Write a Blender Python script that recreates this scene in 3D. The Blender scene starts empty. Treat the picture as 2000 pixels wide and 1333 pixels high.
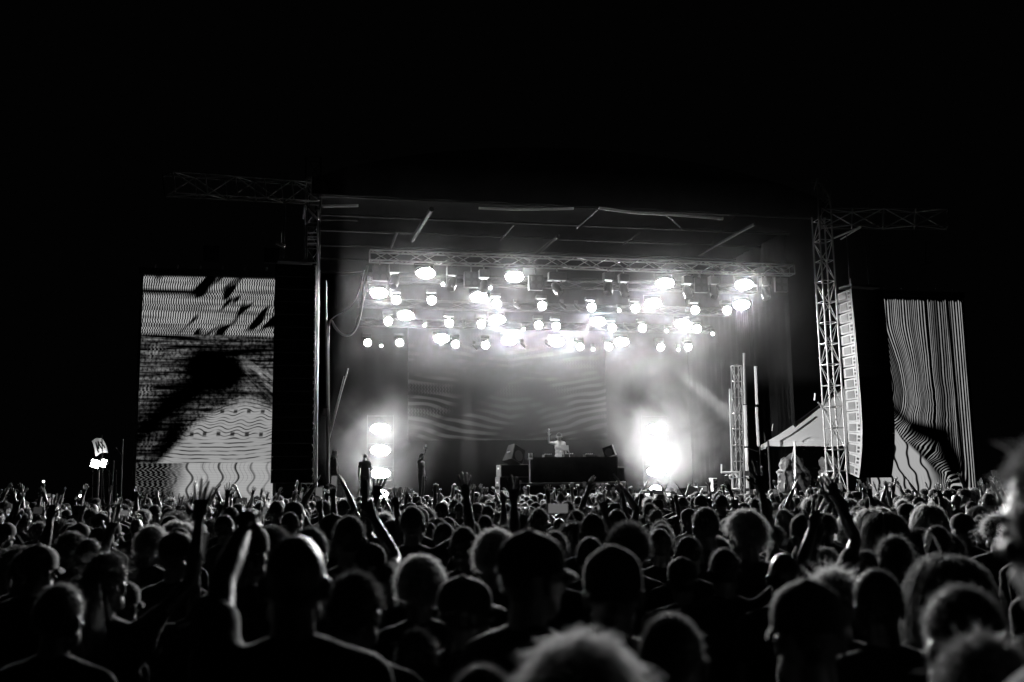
import bpy, bmesh, math, random
import numpy as np
from mathutils import Vector, Matrix, Quaternion
PI = math.pi
random.seed(7)
rng = np.random.default_rng(7)
scn = bpy.context.scene
COL = scn.collection

# ------------------------------------------------------------------ camera, world, exposure
CAM = Vector((-9.4, -32.7, 2.0))
YAW, PITCH, ROLL = math.radians(12.0), math.radians(8.3), math.radians(0.78)
FPX = 1944.0                                     # focal length in pixels of the 2000 px wide photograph
FWD = Vector((math.sin(YAW) * math.cos(PITCH), math.cos(YAW) * math.cos(PITCH), math.sin(PITCH)))
_R = Vector((math.cos(YAW), -math.sin(YAW), 0))
_U = _R.cross(FWD)
RGT = _R * math.cos(ROLL) - _U * math.sin(ROLL)
UPV = _U * math.cos(ROLL) + _R * math.sin(ROLL)
cam = bpy.data.cameras.new('camera')
camo = bpy.data.objects.new('camera', cam)
COL.objects.link(camo)
camo.matrix_world = Matrix(((RGT.x, UPV.x, -FWD.x, CAM.x), (RGT.y, UPV.y, -FWD.y, CAM.y), (RGT.z, UPV.z, -FWD.z, CAM.z), (0, 0, 0, 1)))
cam.sensor_width = 36.0
cam.lens = 36.0 * FPX / 2000.0
cam.clip_start, cam.clip_end = 0.05, 2000
cam.dof.use_dof = True
cam.dof.focus_distance = 34.0
cam.dof.aperture_fstop = 2.0
cam.dof.aperture_blades = 9
scn.camera = camo
world = bpy.data.worlds.new('World')
scn.world = world
world.use_nodes = True
_bg = world.node_tree.nodes['Background']
_bg.inputs[0].default_value = (0.5, 0.5, 0.5, 1)
_bg.inputs[1].default_value = 0.0012              # night: the sun is long down, the open sky is all but black
scn.view_settings.view_transform = 'Standard'
scn.view_settings.look = 'None'
scn.view_settings.exposure = 0.0
scn.view_settings.gamma = 1.0
scn.view_settings.use_curve_mapping = False
scn.render.engine = 'CYCLES'
cy = scn.cycles
cy.use_denoising = True
cy.max_bounces = 5
cy.diffuse_bounces = 0
cy.glossy_bounces = 2
cy.transmission_bounces = 3
cy.volume_bounces = 0
cy.transparent_max_bounces = 8
cy.volume_step_rate = 1.0
cy.volume_max_steps = 64
cy.sample_clamp_indirect = 6.0
cy.use_light_tree = True
cy.caustics_reflective = False
cy.caustics_refractive = False

def ray(px, py):
    return (FWD * FPX + RGT * (px - 1000.0) + UPV * (666.5 - py)).normalized()
def at(px, py, Y):
    """the point of the plane y = Y seen at pixel (px, py) of the photograph"""
    d = ray(px, py)
    return CAM + d * ((Y - CAM.y) / d.y)
def proj(p):
    d = p - CAM
    z = d.dot(FWD)
    return (1000 + FPX * d.dot(RGT) / z, 666.5 - FPX * d.dot(UPV) / z, z)

# ------------------------------------------------------------------ materials
def mat(name, base=0.5, rough=0.6, metal=0.0, spec=0.5, noise=0.0, scale=8.0, emit=0.0, bump=0.0):
    m = bpy.data.materials.new(name)
    m.use_nodes = True
    nt = m.node_tree
    b = nt.nodes['Principled BSDF']
    b.inputs['Base Color'].default_value = (base, base, base, 1)
    b.inputs['Roughness'].default_value = rough
    b.inputs['Metallic'].default_value = metal
    b.inputs['Specular IOR Level'].default_value = spec
    if emit:
        b.inputs['Emission Color'].default_value = (1, 1, 1, 1)
        b.inputs['Emission Strength'].default_value = emit
    if noise or bump:
        tc = nt.nodes.new('ShaderNodeTexCoord')
        nz = nt.nodes.new('ShaderNodeTexNoise')
        nz.inputs['Scale'].default_value = scale
        nz.inputs['Detail'].default_value = 6
        nt.links.new(tc.outputs['Object'], nz.inputs['Vector'])
        if noise:
            mr = nt.nodes.new('ShaderNodeMapRange')
            mr.inputs['From Min'].default_value = 0.3
            mr.inputs['From Max'].default_value = 0.7
            mr.inputs['To Min'].default_value = base * (1 - noise)
            mr.inputs['To Max'].default_value = min(1, base * (1 + noise))
            nt.links.new(nz.outputs['Fac'], mr.inputs['Value'])
            nt.links.new(mr.outputs['Result'], b.inputs['Base Color'])
        if bump:
            bp = nt.nodes.new('ShaderNodeBump')
            bp.inputs['Strength'].default_value = bump
            bp.inputs['Distance'].default_value = 0.02
            nt.links.new(nz.outputs['Fac'], bp.inputs['Height'])
            nt.links.new(bp.outputs['Normal'], b.inputs['Normal'])
    return m

M = {
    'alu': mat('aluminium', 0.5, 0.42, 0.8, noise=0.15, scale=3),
    'steel': mat('galvanised_steel', 0.3, 0.5, 0.7, noise=0.2, scale=4),
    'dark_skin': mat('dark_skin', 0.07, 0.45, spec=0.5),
    'black_metal': mat('black_metal', 0.03, 0.45, 0.0, noise=0.3),
    'black_plastic': mat('black_plastic', 0.02, 0.5),
    'black_cloth': mat('black_cloth', 0.02, 0.95, spec=0.05, noise=0.3, scale=2, bump=0.3),
    'drape': mat('black_drape', 0.005, 0.95, spec=0.02, noise=0.3, scale=1.5, bump=0.4),
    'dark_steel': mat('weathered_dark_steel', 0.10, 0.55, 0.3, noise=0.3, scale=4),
    'bright_alu': mat('bright_aluminium', 0.78, 0.45, 0.35, noise=0.1, scale=4),
    'rafter_steel': mat('painted_rafter_steel', 0.045, 0.6, 0.0, noise=0.3, scale=4),
    'grille': mat('speaker_grille', 0.012, 0.8, spec=0.1, noise=0.2, scale=60),
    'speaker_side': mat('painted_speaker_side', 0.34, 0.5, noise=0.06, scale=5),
    'speaker_plate': mat('grey_side_plate', 0.13, 0.5, noise=0.1, scale=5),
    'white_vinyl': mat('white_vinyl', 0.8, 0.5, noise=0.05, scale=2, bump=0.15),
    'wrap': mat('silver_tarpaulin', 0.11, 0.4, 0.2, noise=0.25, scale=5, bump=1.0),
    'deck': mat('stage_deck', 0.06, 0.6, noise=0.3, scale=3),
    'grass': mat('trodden_ground', 0.04, 0.95, noise=0.4, scale=1.2, bump=0.6),
    'roof_skin': mat('roof_fabric', 0.05, 0.8, noise=0.3, scale=1.0),
    'hem': mat('pale_fabric_hem', 0.85, 0.8, noise=0.3, scale=6),
    'case': mat('road_case', 0.04, 0.6, noise=0.2, scale=4),
    'white_paint': mat('white_paint', 0.75, 0.5, noise=0.1, scale=4),
    'cable': mat('pale_cable', 0.55, 0.5),
    'black_cable': mat('black_cable', 0.03, 0.5),
    'skin_light': mat('skin', 0.45, 0.5),
    'shirt_white': mat('white_shirt_cloth', 0.7, 0.9, noise=0.08, scale=10, bump=0.2),
    'dark_lens': mat('unlit_lens', 0.12, 0.15, 0.2),
}
_nt = M['white_vinyl'].node_tree                     # thin cloth lets light through
_tl, _mx = _nt.nodes.new('ShaderNodeBsdfTranslucent'), _nt.nodes.new('ShaderNodeMixShader')
_tl.inputs['Color'].default_value = (0.8, 0.8, 0.8, 1)
_mx.inputs[0].default_value = 0.5
_nt.links.new(_nt.nodes['Principled BSDF'].outputs[0], _mx.inputs[1])
_nt.links.new(_tl.outputs[0], _mx.inputs[2])
_nt.links.new(_mx.outputs[0], _nt.nodes['Material Output'].inputs['Surface'])
def emis(name, strength):
    m = bpy.data.materials.new(name)
    m.use_nodes = True
    nt = m.node_tree
    nt.nodes.clear()
    o = nt.nodes.new('ShaderNodeOutputMaterial')
    e = nt.nodes.new('ShaderNodeEmission')
    e.inputs['Color'].default_value = (1, 1, 1, 1)
    e.inputs['Strength'].default_value = strength
    nt.links.new(e.outputs[0], o.inputs['Surface'])
    return m
L_STROBE, L_WASH, L_BEAM = 2700.0, 200.0, 300.0
M['strobe'] = emis('lit_strobe_face', L_STROBE)
M['side_strobe'] = emis('lit_side_strobe_face', L_STROBE * 0.055)
M['smoke_strobe'] = emis('lit_strobe_face_in_smoke', L_STROBE * 0.065)
M['wash'] = emis('lit_wash_lens', L_WASH)
M['beam'] = emis('lit_beam_lens', L_BEAM)
M['work'] = emis('lit_work_light', 60.0)
M['phone_screen'] = emis('lit_phone_screen', 0.12)
M['phone_dim'] = emis('dim_phone_screen', 0.03)
M['torch'] = emis('phone_torch', 20.0)

# ------------------------------------------------------------------ object helpers
PM = {}
def tag(o, label=None, cat=None, group=None, kind=None):
    if label: o['label'] = label
    if cat: o['category'] = cat
    if group: o['group'] = group
    if kind: o['kind'] = kind
    return o
def put(o, parent=None, mw=None):
    COL.objects.link(o)
    mw = mw or Matrix()
    PM[o.name] = mw
    if parent is not None:
        o.parent = parent
        o.matrix_basis = PM[parent.name].inverted() @ mw
    else:
        o.matrix_basis = mw
    return o
def thing(name, label, cat, loc=(0, 0, 0), rz=0.0, group=None, kind=None):
    o = bpy.data.objects.new(name, None)
    o.empty_display_size = 0.1
    put(o, None, Matrix.Translation(loc) @ Matrix.Rotation(rz, 4, 'Z'))
    return tag(o, label, cat, group, kind)
def mesh_from(name, verts, faces, m=None, smooth=False):
    me = bpy.data.meshes.new(name)
    me.from_pydata([tuple(v) for v in verts], [], faces)
    if m: me.materials.append(m)
    if smooth:
        me.polygons.foreach_set('use_smooth', [True] * len(me.polygons))
    me.update()
    return me
def bm_mesh(name, bm, m=None, smooth=False):
    me = bpy.data.meshes.new(name)
    bm.to_mesh(me)
    bm.free()
    if m: me.materials.append(m)
    if smooth:
        me.polygons.foreach_set('use_smooth', [True] * len(me.polygons))
    return me
_unit = {}
def unit(kind, m):
    """shared unit meshes: 'bar' (round, r 1, length 1 along +Z), 'box' (1 m cube, bevelled, centred), 'disc', 'tube'"""
    key = (kind, m.name)
    if key in _unit: return _unit[key]
    bm = bmesh.new()
    if kind == 'bar':
        bmesh.ops.create_cone(bm, cap_ends=True, segments=8, radius1=1, radius2=1, depth=1)
        bmesh.ops.translate(bm, verts=bm.verts, vec=(0, 0, 0.5))
    elif kind == 'box':
        bmesh.ops.create_cube(bm, size=1)
        bmesh.ops.bevel(bm, geom=bm.edges[:], offset=0.02, segments=1, affect='EDGES')
    elif kind == 'disc':
        bmesh.ops.create_circle(bm, cap_ends=True, segments=20, radius=1)
    elif kind == 'cap':
        bmesh.ops.create_cone(bm, cap_ends=True, segments=20, radius1=1, radius2=0.75, depth=1)
    me = bm_mesh(kind, bm, m, smooth=False)
    _unit[key] = me
    return me
def bar(name, parent, p, q, r, m):
    p, q = Vector(p), Vector(q)
    d = q - p
    o = bpy.data.objects.new(name, unit('bar', m))
    mw = Matrix.Translation(p) @ d.to_track_quat('Z', 'Y').to_matrix().to_4x4() @ Matrix.Diagonal((r, r, d.length, 1))
    return put(o, parent, mw)
def box(name, parent, c, size, m, rot=None):
    o = bpy.data.objects.new(name, unit('box', m))
    mw = Matrix.Translation(c) @ (rot.to_4x4() if rot else Matrix()) @ Matrix.Diagonal((size[0], size[1], size[2], 1))
    return put(o, parent, mw)
def curve_tube(name, parent, pts, r, m, res=6):
    """a cable or rope: a tube swept along a smooth line through the points"""
    P = [Vector(p) for p in pts]
    line = []
    for i in range(len(P) - 1):
        p0, p1, p2, p3 = P[max(i - 1, 0)], P[i], P[i + 1], P[min(i + 2, len(P) - 1)]
        for k in range(res):
            t = k / res
            line.append(0.5 * ((2 * p1) + (p2 - p0) * t + (2 * p0 - 5 * p1 + 4 * p2 - p3) * t * t + (3 * p1 - p0 - 3 * p2 + p3) * t ** 3))
    line.append(P[-1])
    V, F = [], []
    n = 6
    for i, p in enumerate(line):
        d = (line[min(i + 1, len(line) - 1)] - line[max(i - 1, 0)]).normalized()
        q = d.to_track_quat('Z', 'Y')
        for k in range(n):
            a = 2 * PI * k / n
            V.append(p + q @ Vector((math.cos(a) * r, math.sin(a) * r, 0)))
    for i in range(len(line) - 1):
        for k in range(n):
            F.append((i * n + k, i * n + (k + 1) % n, (i + 1) * n + (k + 1) % n, (i + 1) * n + k))
    me = mesh_from(name, V, F, m, True)
    return put(bpy.data.objects.new(name, me), parent)

# ------------------------------------------------------------------ node maths for the video screens
class N:
    nt = None
    def __init__(s, v): s.v = v
    @staticmethod
    def op(op, *a, clamp=False):
        n = N.nt.nodes.new('ShaderNodeMath')
        n.operation = op
        n.use_clamp = clamp
        for i, x in enumerate(a):
            x = x.v if isinstance(x, N) else x
            if isinstance(x, (int, float)): n.inputs[i].default_value = x
            else: N.nt.links.new(x, n.inputs[i])
        return N(n.outputs[0])
    def __add__(s, o): return N.op('ADD', s, o)
    __radd__ = __add__
    def __sub__(s, o): return N.op('SUBTRACT', s, o)
    def __rsub__(s, o): return N.op('SUBTRACT', o, s)
    def __mul__(s, o): return N.op('MULTIPLY', s, o)
    __rmul__ = __mul__
    def __truediv__(s, o): return N.op('DIVIDE', s, o)
def nsin(x): return N.op('SINE', x)
def nabs(x): return N.op('ABSOLUTE', x)
def nfloor(x): return N.op('FLOOR', x)
def npow(x, p): return N.op('POWER', x, p)
def nmax(a, b): return N.op('MAXIMUM', a, b)
def nmin(a, b): return N.op('MINIMUM', a, b)
def sstep(a, b, x):
    n = N.nt.nodes.new('ShaderNodeMapRange')
    n.interpolation_type = 'SMOOTHSTEP'
    for k, val in (('Value', x), ('From Min', a), ('From Max', b)):
        val = val.v if isinstance(val, N) else val
        if isinstance(val, (int, float)): n.inputs[k].default_value = val
        else: N.nt.links.new(val, n.inputs[k])
    return N(n.outputs['Result'])
def nmix(a, b, t): return a + (b - a) * t if isinstance(a, N) or isinstance(b, N) else t * (b - a) + a
def nnoise(x, y, scale=1.0, detail=2.0, z=0.0):
    c = N.nt.nodes.new('ShaderNodeCombineXYZ')
    for i, val in enumerate((x, y, z)):
        val = val.v if isinstance(val, N) else val
        if isinstance(val, (int, float)): c.inputs[i].default_value = val
        else: N.nt.links.new(val, c.inputs[i])
    n = N.nt.nodes.new('ShaderNodeTexNoise')
    n.inputs['Scale'].default_value = scale
    n.inputs['Detail'].default_value = detail
    N.nt.links.new(c.outputs[0], n.inputs['Vector'])
    return N(n.outputs['Fac'])
def screen_mat(name, fn, strength):
    m = bpy.data.materials.new(name)
    m.use_nodes = True
    nt = m.node_tree
    nt.nodes.clear()
    N.nt = nt
    uv = nt.nodes.new('ShaderNodeUVMap')
    uv.uv_map = 'UVMap'
    sp = nt.nodes.new('ShaderNodeSeparateXYZ')
    nt.links.new(uv.outputs[0], sp.inputs[0])
    val = fn(N(sp.outputs[0]), N(sp.outputs[1]))
    val = nmax(nmin(val, 1.0), 0.0) * strength
    e = nt.nodes.new('ShaderNodeEmission')
    e.inputs['Color'].default_value = (1, 1, 1, 1)
    nt.links.new(val.v, e.inputs['Strength'])
    o = nt.nodes.new('ShaderNodeOutputMaterial')
    nt.links.new(e.outputs[0], o.inputs['Surface'])
    return m
# ------------------------------------------------------------------ ground, sky side, stage deck
DECK = 1.6
def sheet(name, verts, m, kind='structure'):
    o = put(bpy.data.objects.new(name, mesh_from(name, verts, [tuple(range(len(verts)))], m)))
    return tag(o, None, None, None, kind)
g = bmesh.new()
bmesh.ops.create_grid(g, x_segments=60, y_segments=60, size=400)
for v in g.verts:
    if v.co.length > 45: v.co.z = 0.5 * math.sin(v.co.x * 0.03) * math.cos(v.co.y * 0.025) - 0.3
    elif v.co.length > 20: v.co.z = -0.02
tag(put(bpy.data.objects.new('ground', bm_mesh('ground', g, M['grass'], True))), kind='structure')

def prism(name, parent, pts, y0, y1, m, smooth=False):
    """outline in x-z pushed from y0 to y1"""
    n = len(pts)
    V = [(x, y0, z) for x, z in pts] + [(x, y1, z) for x, z in pts]
    F = [tuple(range(n)), tuple(range(2 * n - 1, n - 1, -1))] + [(i, i + n, (i + 1) % n + n, (i + 1) % n) for i in range(n)]
    return put(bpy.data.objects.new(name, mesh_from(name, V, F, m, smooth)), parent)

st = thing('stage', 'black raised concert deck under the lights with the DJ booth on it', 'stage', (0, 6, 0))
for i in range(8):
    for j in range(5):
        box('deck_panel', st, (-11.0 + i * 3.15 + 1.6, 0.3 + j * 2.6 + 1.3, DECK - 0.1), (3.13, 2.58, 0.2), M['deck'])
for i in range(16):
    box('skirt_panel', st, (-11.0 + i * 1.575 + 0.8, 0.36, 0.7), (1.56, 0.05, 1.38), M['black_cloth'])
bar('edge_rail', st, (-11, 0.24, DECK - 0.03), (14.2, 0.24, DECK - 0.03), 0.035, M['alu'])

# ------------------------------------------------------------------ lattice trusses and towers
def lattice(name, label, cat, p0, p1, sx, sz, bay, m, up=(0, 0, 1), r=0.026, rb=0.014, group=None, horiz=True, mb=None):
    mb = mb or m
    p0, p1, up = Vector(p0), Vector(p1), Vector(up)
    d = (p1 - p0).normalized()
    s = d.cross(up).normalized()
    w = s.cross(d).normalized()
    t = thing(name, label, cat, p0, 0, group)
    L = (p1 - p0).length
    n = max(2, round(L / bay))
    c = [s * a * sx / 2 + w * b * sz / 2 for a, b in ((-1, -1), (1, -1), (1, 1), (-1, 1))]
    for k in c: bar('chord', t, p0 + k, p1 + k, r, m)
    for i in range(n + 1):
        q = p0 + d * (L * i / n)
        if horiz or i in (0, n):
            for a in range(4): bar('crossbar', t, q + c[a], q + c[(a + 1) % 4], rb, mb)
        if i < n:
            q2 = p0 + d * (L * (i + 1) / n)
            for a in range(4):
                u, v = (a, (a + 1) % 4) if (i + a) % 2 == 0 else ((a + 1) % 4, a)
                bar('brace', t, q + c[u], q2 + c[v], rb, mb)
    return t

FT0, FT1 = at(722, 499, 2.0), at(1547, 530, 2.0)
FT1.z = FT0.z = (FT0.z + FT1.z) / 2
lattice('lighting_truss', 'front aluminium lighting truss of zigzag braces along the stage roof', 'truss', FT0, FT1, 0.42, 0.36, 0.62, M['alu'], r=0.03, rb=0.016, horiz=False)
rows = {1: (2.0, None), 2: (5.0, 'second lighting truss behind the front one, upper row of round lights below it'),
        3: (8.0, 'third lighting truss further upstage above the middle row of lights'),
        4: (10.4, 'rearmost lighting truss above the lowest row of hanging lights')}
ROWY = {1: 2.0, 2: 5.0, 3: 8.0, 4: 10.4}
for k, (x0, x1, ym) in {2: (705, 1475, 552), 3: (700, 1450, 600), 4: (695, 1400, 636)}.items():
    zz = at(1000, ym, ROWY[k]).z
    a, b = at(x0, ym, ROWY[k]), at(x1, ym, ROWY[k])
    a.z = b.z = zz
    lattice('lighting_truss', rows[k][1], 'truss', a, b, 0.3, 0.3, 0.9, M['black_metal'], r=0.025, rb=0.012, horiz=False)

TL0 = at(606, 700, 0.9); TR0 = at(1621, 700, -0.3)
TOWX_L, TOWX_R = TL0.x, TR0.x
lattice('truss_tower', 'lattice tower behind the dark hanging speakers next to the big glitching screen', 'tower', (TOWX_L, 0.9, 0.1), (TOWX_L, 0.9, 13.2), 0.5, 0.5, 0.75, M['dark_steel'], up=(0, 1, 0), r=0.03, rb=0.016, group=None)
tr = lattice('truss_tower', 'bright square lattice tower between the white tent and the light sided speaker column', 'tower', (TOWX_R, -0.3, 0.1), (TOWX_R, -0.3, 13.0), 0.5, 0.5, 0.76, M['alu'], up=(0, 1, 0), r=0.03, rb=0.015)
# outriggers that carry the side screens
lw = at(330, 360, -3.0)
lattice('wing_truss', 'thin cantilever truss reaching out above the screen with diagonal streak braces', 'truss', (TOWX_L, 0.4, at(606, 378, 0.4).z), lw, 0.55, 0.62, 1.15, M['black_plastic'], r=0.02, rb=0.02, mb=M['dark_steel'])
rw = at(1850, 428, -2.4)
lattice('wing_truss', 'faint cantilever truss reaching out from the bright tower above the striped screen', 'truss', (TOWX_R, -0.3, at(1625, 428, -0.3).z), rw, 0.55, 0.62, 1.15, M['black_plastic'], r=0.02, rb=0.022, mb=M['steel'])
for q, lab in (((1623, 468, -0.3, 1682, 443, -1.4), 'long bright brace pipe slanting up from the lattice tower top'), ((1600, 376, 0, 1600, 377, 0), None)):
    if lab:
        t = thing('brace_pipe', lab, 'pipe', at(q[0], q[1], q[2]))
        bar('pipe', t, at(*q[:3]), at(*q[3:]), 0.035, M['alu'])
        bar('strut', t, at(1642, 468, -0.3), at(1682, 444, -1.4), 0.025, M['alu'])

# ------------------------------------------------------------------ roof
ZR = at(1000, 410, 0.2).z
rf = thing('stage_roof', 'dark mobile stage roof with pale sagging front hem above the lights', 'roof', (0.3, 6, ZR))
V, F = [], []
nx, ny = 26, 10
for j in range(ny + 1):
    for i in range(nx + 1):
        x = -9.2 + 18.6 * i / nx
        y = -0.5 + 14 * j / ny
        V.append((x, y, ZR + 0.35 + 1.9 * math.sin(PI * j / ny) + 0.06 * math.cos(PI * 2 * i * 6 / nx)))
for j in range(ny):
    for i in range(nx):
        a = j * (nx + 1) + i
        F.append((a, a + 1, a + nx + 2, a + nx + 1))
put(bpy.data.objects.new('canopy', mesh_from('canopy', V, F, M['roof_skin'], True)), rf)
# front gable of cloth
V = [(-9.2 + 18.6 * i / 30, -0.55 - 0.05 * math.sin(i * 2.1), ZR + 0.02) for i in range(31)] + [(-9.2 + 18.6 * i / 30, -0.5, ZR + 0.5 + 1.6 * math.sin(PI * min(1, max(0, i / 30))) ** 0.7) for i in range(31)]
put(bpy.data.objects.new('gable', mesh_from('gable', V, [(i, i + 1, i + 32, i + 31) for i in range(30)], M['roof_skin'], True)), rf)
for y in (0.25, 2.6, 4.8, 7.2, 9.6, 12.2):
    bar('purlin', rf, (-9.2, y, ZR + 0.2), (9.4, y, ZR + 0.2), 0.045, M['black_plastic'])
for (a, b, r) in (((843, 409, 0.3), (805, 470, 3.9), 0.09), ((1474, 438, 0.3), (1366, 497, 5.2), 0.06), ((1090, 462, 3.2), (1046, 498, 6.0), 0.07), ((1170, 407, 0.3), (1127, 446, 2.6), 0.035), ((1252, 454, 3.0), (1216, 478, 4.6), 0.03), ((776, 452, 3.2), (764, 484, 5.4), 0.06), ((1302, 420, 0.4), (1332, 448, 2.0), 0.03), ((1004, 440, 2.2), (978, 470, 4.0), 0.03)):
    bar('rafter', rf, at(*a), at(*b), r, M['rafter_steel'])
hp = [at(x, y, 0.05) for x, y in ((630, 403), (700, 402), (800, 405), (935, 407), (1000, 409), (1060, 409), (1120, 408), (1170, 407), (1232, 415), (1275, 418), (1340, 422), (1412, 428))]
curve_tube('hem', rf, hp[:2], 0.05, M['white_vinyl'])
curve_tube('hem', rf, hp[3:7], 0.045, M['white_vinyl'])
curve_tube('hem', rf, hp[7:], 0.05, M['white_vinyl'])
bar('crossbeam', rf, at(628, 429, 0.6), at(700, 431, 0.6), 0.03, M['rafter_steel'])
bar('crossbeam', rf, at(632, 380, 0.0), at(722, 383, 0.0), 0.03, M['black_metal'])

# ------------------------------------------------------------------ drapes round the stage
def drape(name, label, p, q, z0, z1, amp=0.06, n=60):
    p, q = Vector(p), Vector(q)
    nrm = Vector((-(q - p).y, (q - p).x, 0)).normalized()
    V = []
    for i in range(n + 1):
        o = p.lerp(q, i / n) + nrm * amp * math.sin(i * 1.9) * (0.6 + 0.4 * math.sin(i * 0.7))
        V += [(o.x, o.y, z0), (o.x, o.y, z1)]
    o = put(bpy.data.objects.new(name, mesh_from(name, V, [(2 * i, 2 * i + 2, 2 * i + 3, 2 * i + 1) for i in range(n)], M['drape'], True)))
    return tag(o, label, 'drape')
drape('stage_drape', 'wide black backdrop drape behind the swirling video wall', (-9.0, 13.2, 0), (9.2, 13.2, 0), DECK, ZR + 0.3)
drape('stage_drape', 'black side drape beside the tower holding the dark speakers', (-9.0, 1.6, 0), (-9.0, 13.1, 0), DECK, ZR + 0.3)
drape('stage_drape', 'black side drape behind the white tent and stage post', (9.2, 2.6, 0), (9.2, 13.1, 0), DECK, ZR + 0.3)
xl = at(1492, 700, 2.4).x
drape('stage_drape', 'added black sheet keeping the night dark between wrapped stage post and bright lattice tower', (xl + 0.5, 5.7, 0), (9.15, 5.7, 0), DECK - 0.2, ZR - 1.9, n=24)  # black sheet added where only night is, covering the lit side drape

# ------------------------------------------------------------------ video screens
def segd(u, h, ax, ay, bx, by, asp=1.7):
    """distance to a short stroke, both axes in screen widths"""
    dx, dy = bx - ax, (by - ay) * asp
    L = dx * dx + dy * dy
    px, py = u - ax, (h - ay) * asp
    t = nmax(nmin((px * dx + py * dy) * (1.0 / L), 1.0), 0.0)
    ex, ey = px - t * dx, py - t * dy
    return npow(ex * ex + ey * ey, 0.5)
def led_left(u, v):
    h = 1.0 - v
    y = h * 1.7
    wob = nnoise(u * 2.2, h * 3.4, 1.0, 3.0)
    fine = nnoise(u * 40, h * 60, 1.0, 2.0, 5.0)
    # top band: fine trembling dashes cut by black diagonal strokes
    rowr = nnoise(0.5, nfloor(h * 110) * 7.31, 1.0, 0.0, 2.0)
    dash = nsin(u * 360 + rowr * 9 + nnoise(u * 2.5, h * 9, 1.0, 2.0) * 22)
    c, a = u + y * 1.0, u - y
    st = nnoise(c * 9.5 + wob * 1.5, a * 2.6, 1.0, 1.0, 3.7)
    hb = nnoise(u * 1.5, h * 34, 1.0, 2.0, 8.0)
    A = sstep(-0.5, 0.8, dash) * sstep(0.35, 0.46, st) * (0.35 + sstep(0.3, 0.62, hb) * 0.6)
    A = A * sstep(0.0, 0.02, nabs(h - 0.072) + sstep(0.3, 0.75, u) * 0.02)
    # middle band: dim streaks and a large black sweep with arms
    stk = nnoise(u * 2.2, h * 70, 1.0, 3.0, 1.0)
    B = sstep(0.36, 0.68, stk) * 0.34 * (0.1 + sstep(0.3, 0.7, fine) * 1.0)
    fl = sstep(0.55, 0.72, nnoise(u * 3.0, h * 9 + u * 1.5, 1.0, 2.0, 4.0)) * sstep(-0.2, 0.8, nsin(u * 230 + rowr * 8))
    B = B + fl * 0.36
    ur = sstep(0.10, 0.02, nabs(h - 0.44 - (u - 0.85) * 0.42)) * sstep(0.62, 0.78, u)
    B = B + ur * sstep(0.45, 0.62, nnoise(u * 4 + h * 3, (h - u * 0.5) * 34, 1.0, 2.0, 6.0)) * 0.42
    dk = nmin(segd(u, h, 0.62, 0.365, 1.02, 0.545) - 0.035, segd(u, h, 0.55, 0.40, -0.05, 0.715) - 0.075)
    dk = nmin(dk, nmin(segd(u, h, 0.60, 0.36, 1.0, 0.285) - 0.03, segd(u, h, 0.28, 0.65, 0.17, 0.80) - 0.065))
    dk = nmin(dk, segd(u, h, 0.48, 0.40, 0.64, 0.42) - 0.15)
    B = B * sstep(-0.06, 0.15, dk + (wob - 0.5) * 0.34 + (fine - 0.5) * 0.08 + (stk - 0.5) * 0.10)
    # bright lobe of arched lines
    edge = 0.508 + npow(nabs(u - 0.78), 1.75) * 0.64
    f = nmix(1.0, -0.15, sstep(0.53, 0.66, h))
    q = h - (edge - 0.508) * f + (u - 0.6) * 0.05 * sstep(0.62, 0.70, h)
    lens = sstep(0.555, 0.585, h) * sstep(0.72, 0.68, h)
    q = q + nsin(u * 44 + h * 30) * 0.0065 * lens + (wob - 0.5) * 0.03
    ln = nsin(q * 380 + nnoise(u * 3, h * 6, 1.0, 2.0, 2.0) * 4)
    thick = nnoise(u * 6 - h * 4, q * 40, 1.0, 2.0, 9.0)
    lobe = (0.60 + (wob - 0.5) * 0.3) - sstep(0.2, 0.9, ln) * sstep(0.36, 0.56, thick) * 0.52
    dots = sstep(0.35, 0.9, nsin(u * 62 + h * 9 + wob * 5)) * nmax(sstep(0.013, 0.002, nabs(h - 0.585 + (wob - 0.5) * 0.02)), sstep(0.015, 0.003, nabs(h - 0.682 + (wob - 0.5) * 0.02)))
    lobe = lobe * (1.0 - dots * 0.9)
    inl = sstep(0.0, 0.06, h - edge + (wob - 0.5) * 0.12 + (fine - 0.5) * 0.04 + (stk - 0.5) * 0.04)
    B = nmix(B, lobe, inl)
    # bottom band: white with dark upright waves of uneven weight
    wv = u + nsin(h * 70 + 0.6) * 0.017 + nsin(h * 33 + u * 3) * 0.010 + (wob - 0.5) * 0.05
    wt = nnoise(nfloor(wv * 8.6) * 3.17, 0.2, 1.0, 0.0, 4.0)
    ws = nsin(wv * 54)
    C = 0.70 - sstep(0.97 - 0.5 * 0.6, 1.0, ws * (0.55 + wt * 0.75)) * 0.68
    C = C - sstep(0.55, 0.95, nsin(wv * 200)) * 0.16 * sstep(0.45, 0.6, nnoise(u * 5, h * 9, 1.0, 1.0)) 
    left = sstep(-0.1, 0.8, nsin(u * 170 + rowr * 12 + nsin(h * 260) * 2)) * 0.2 * (0.3 + fine)
    C = nmix(left, C, sstep(0.20, 0.34, u + (wob - 0.5) * 0.4 + (h - 0.9) * 0.4))
    C = C * sstep(1.0, 0.95, h + (1.0 - u) * 0.05 + (wob - 0.5) * 0.12)
    out = nmix(A, B, sstep(0.250, 0.268, h + (rowr - 0.5) * 0.02))
    out = nmix(out, C, sstep(0.798, 0.806, h))
    return out * 0.98 * (0.88 + nsin(h * 900) * 0.10) * sstep(0.0, 0.01, h)

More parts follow.
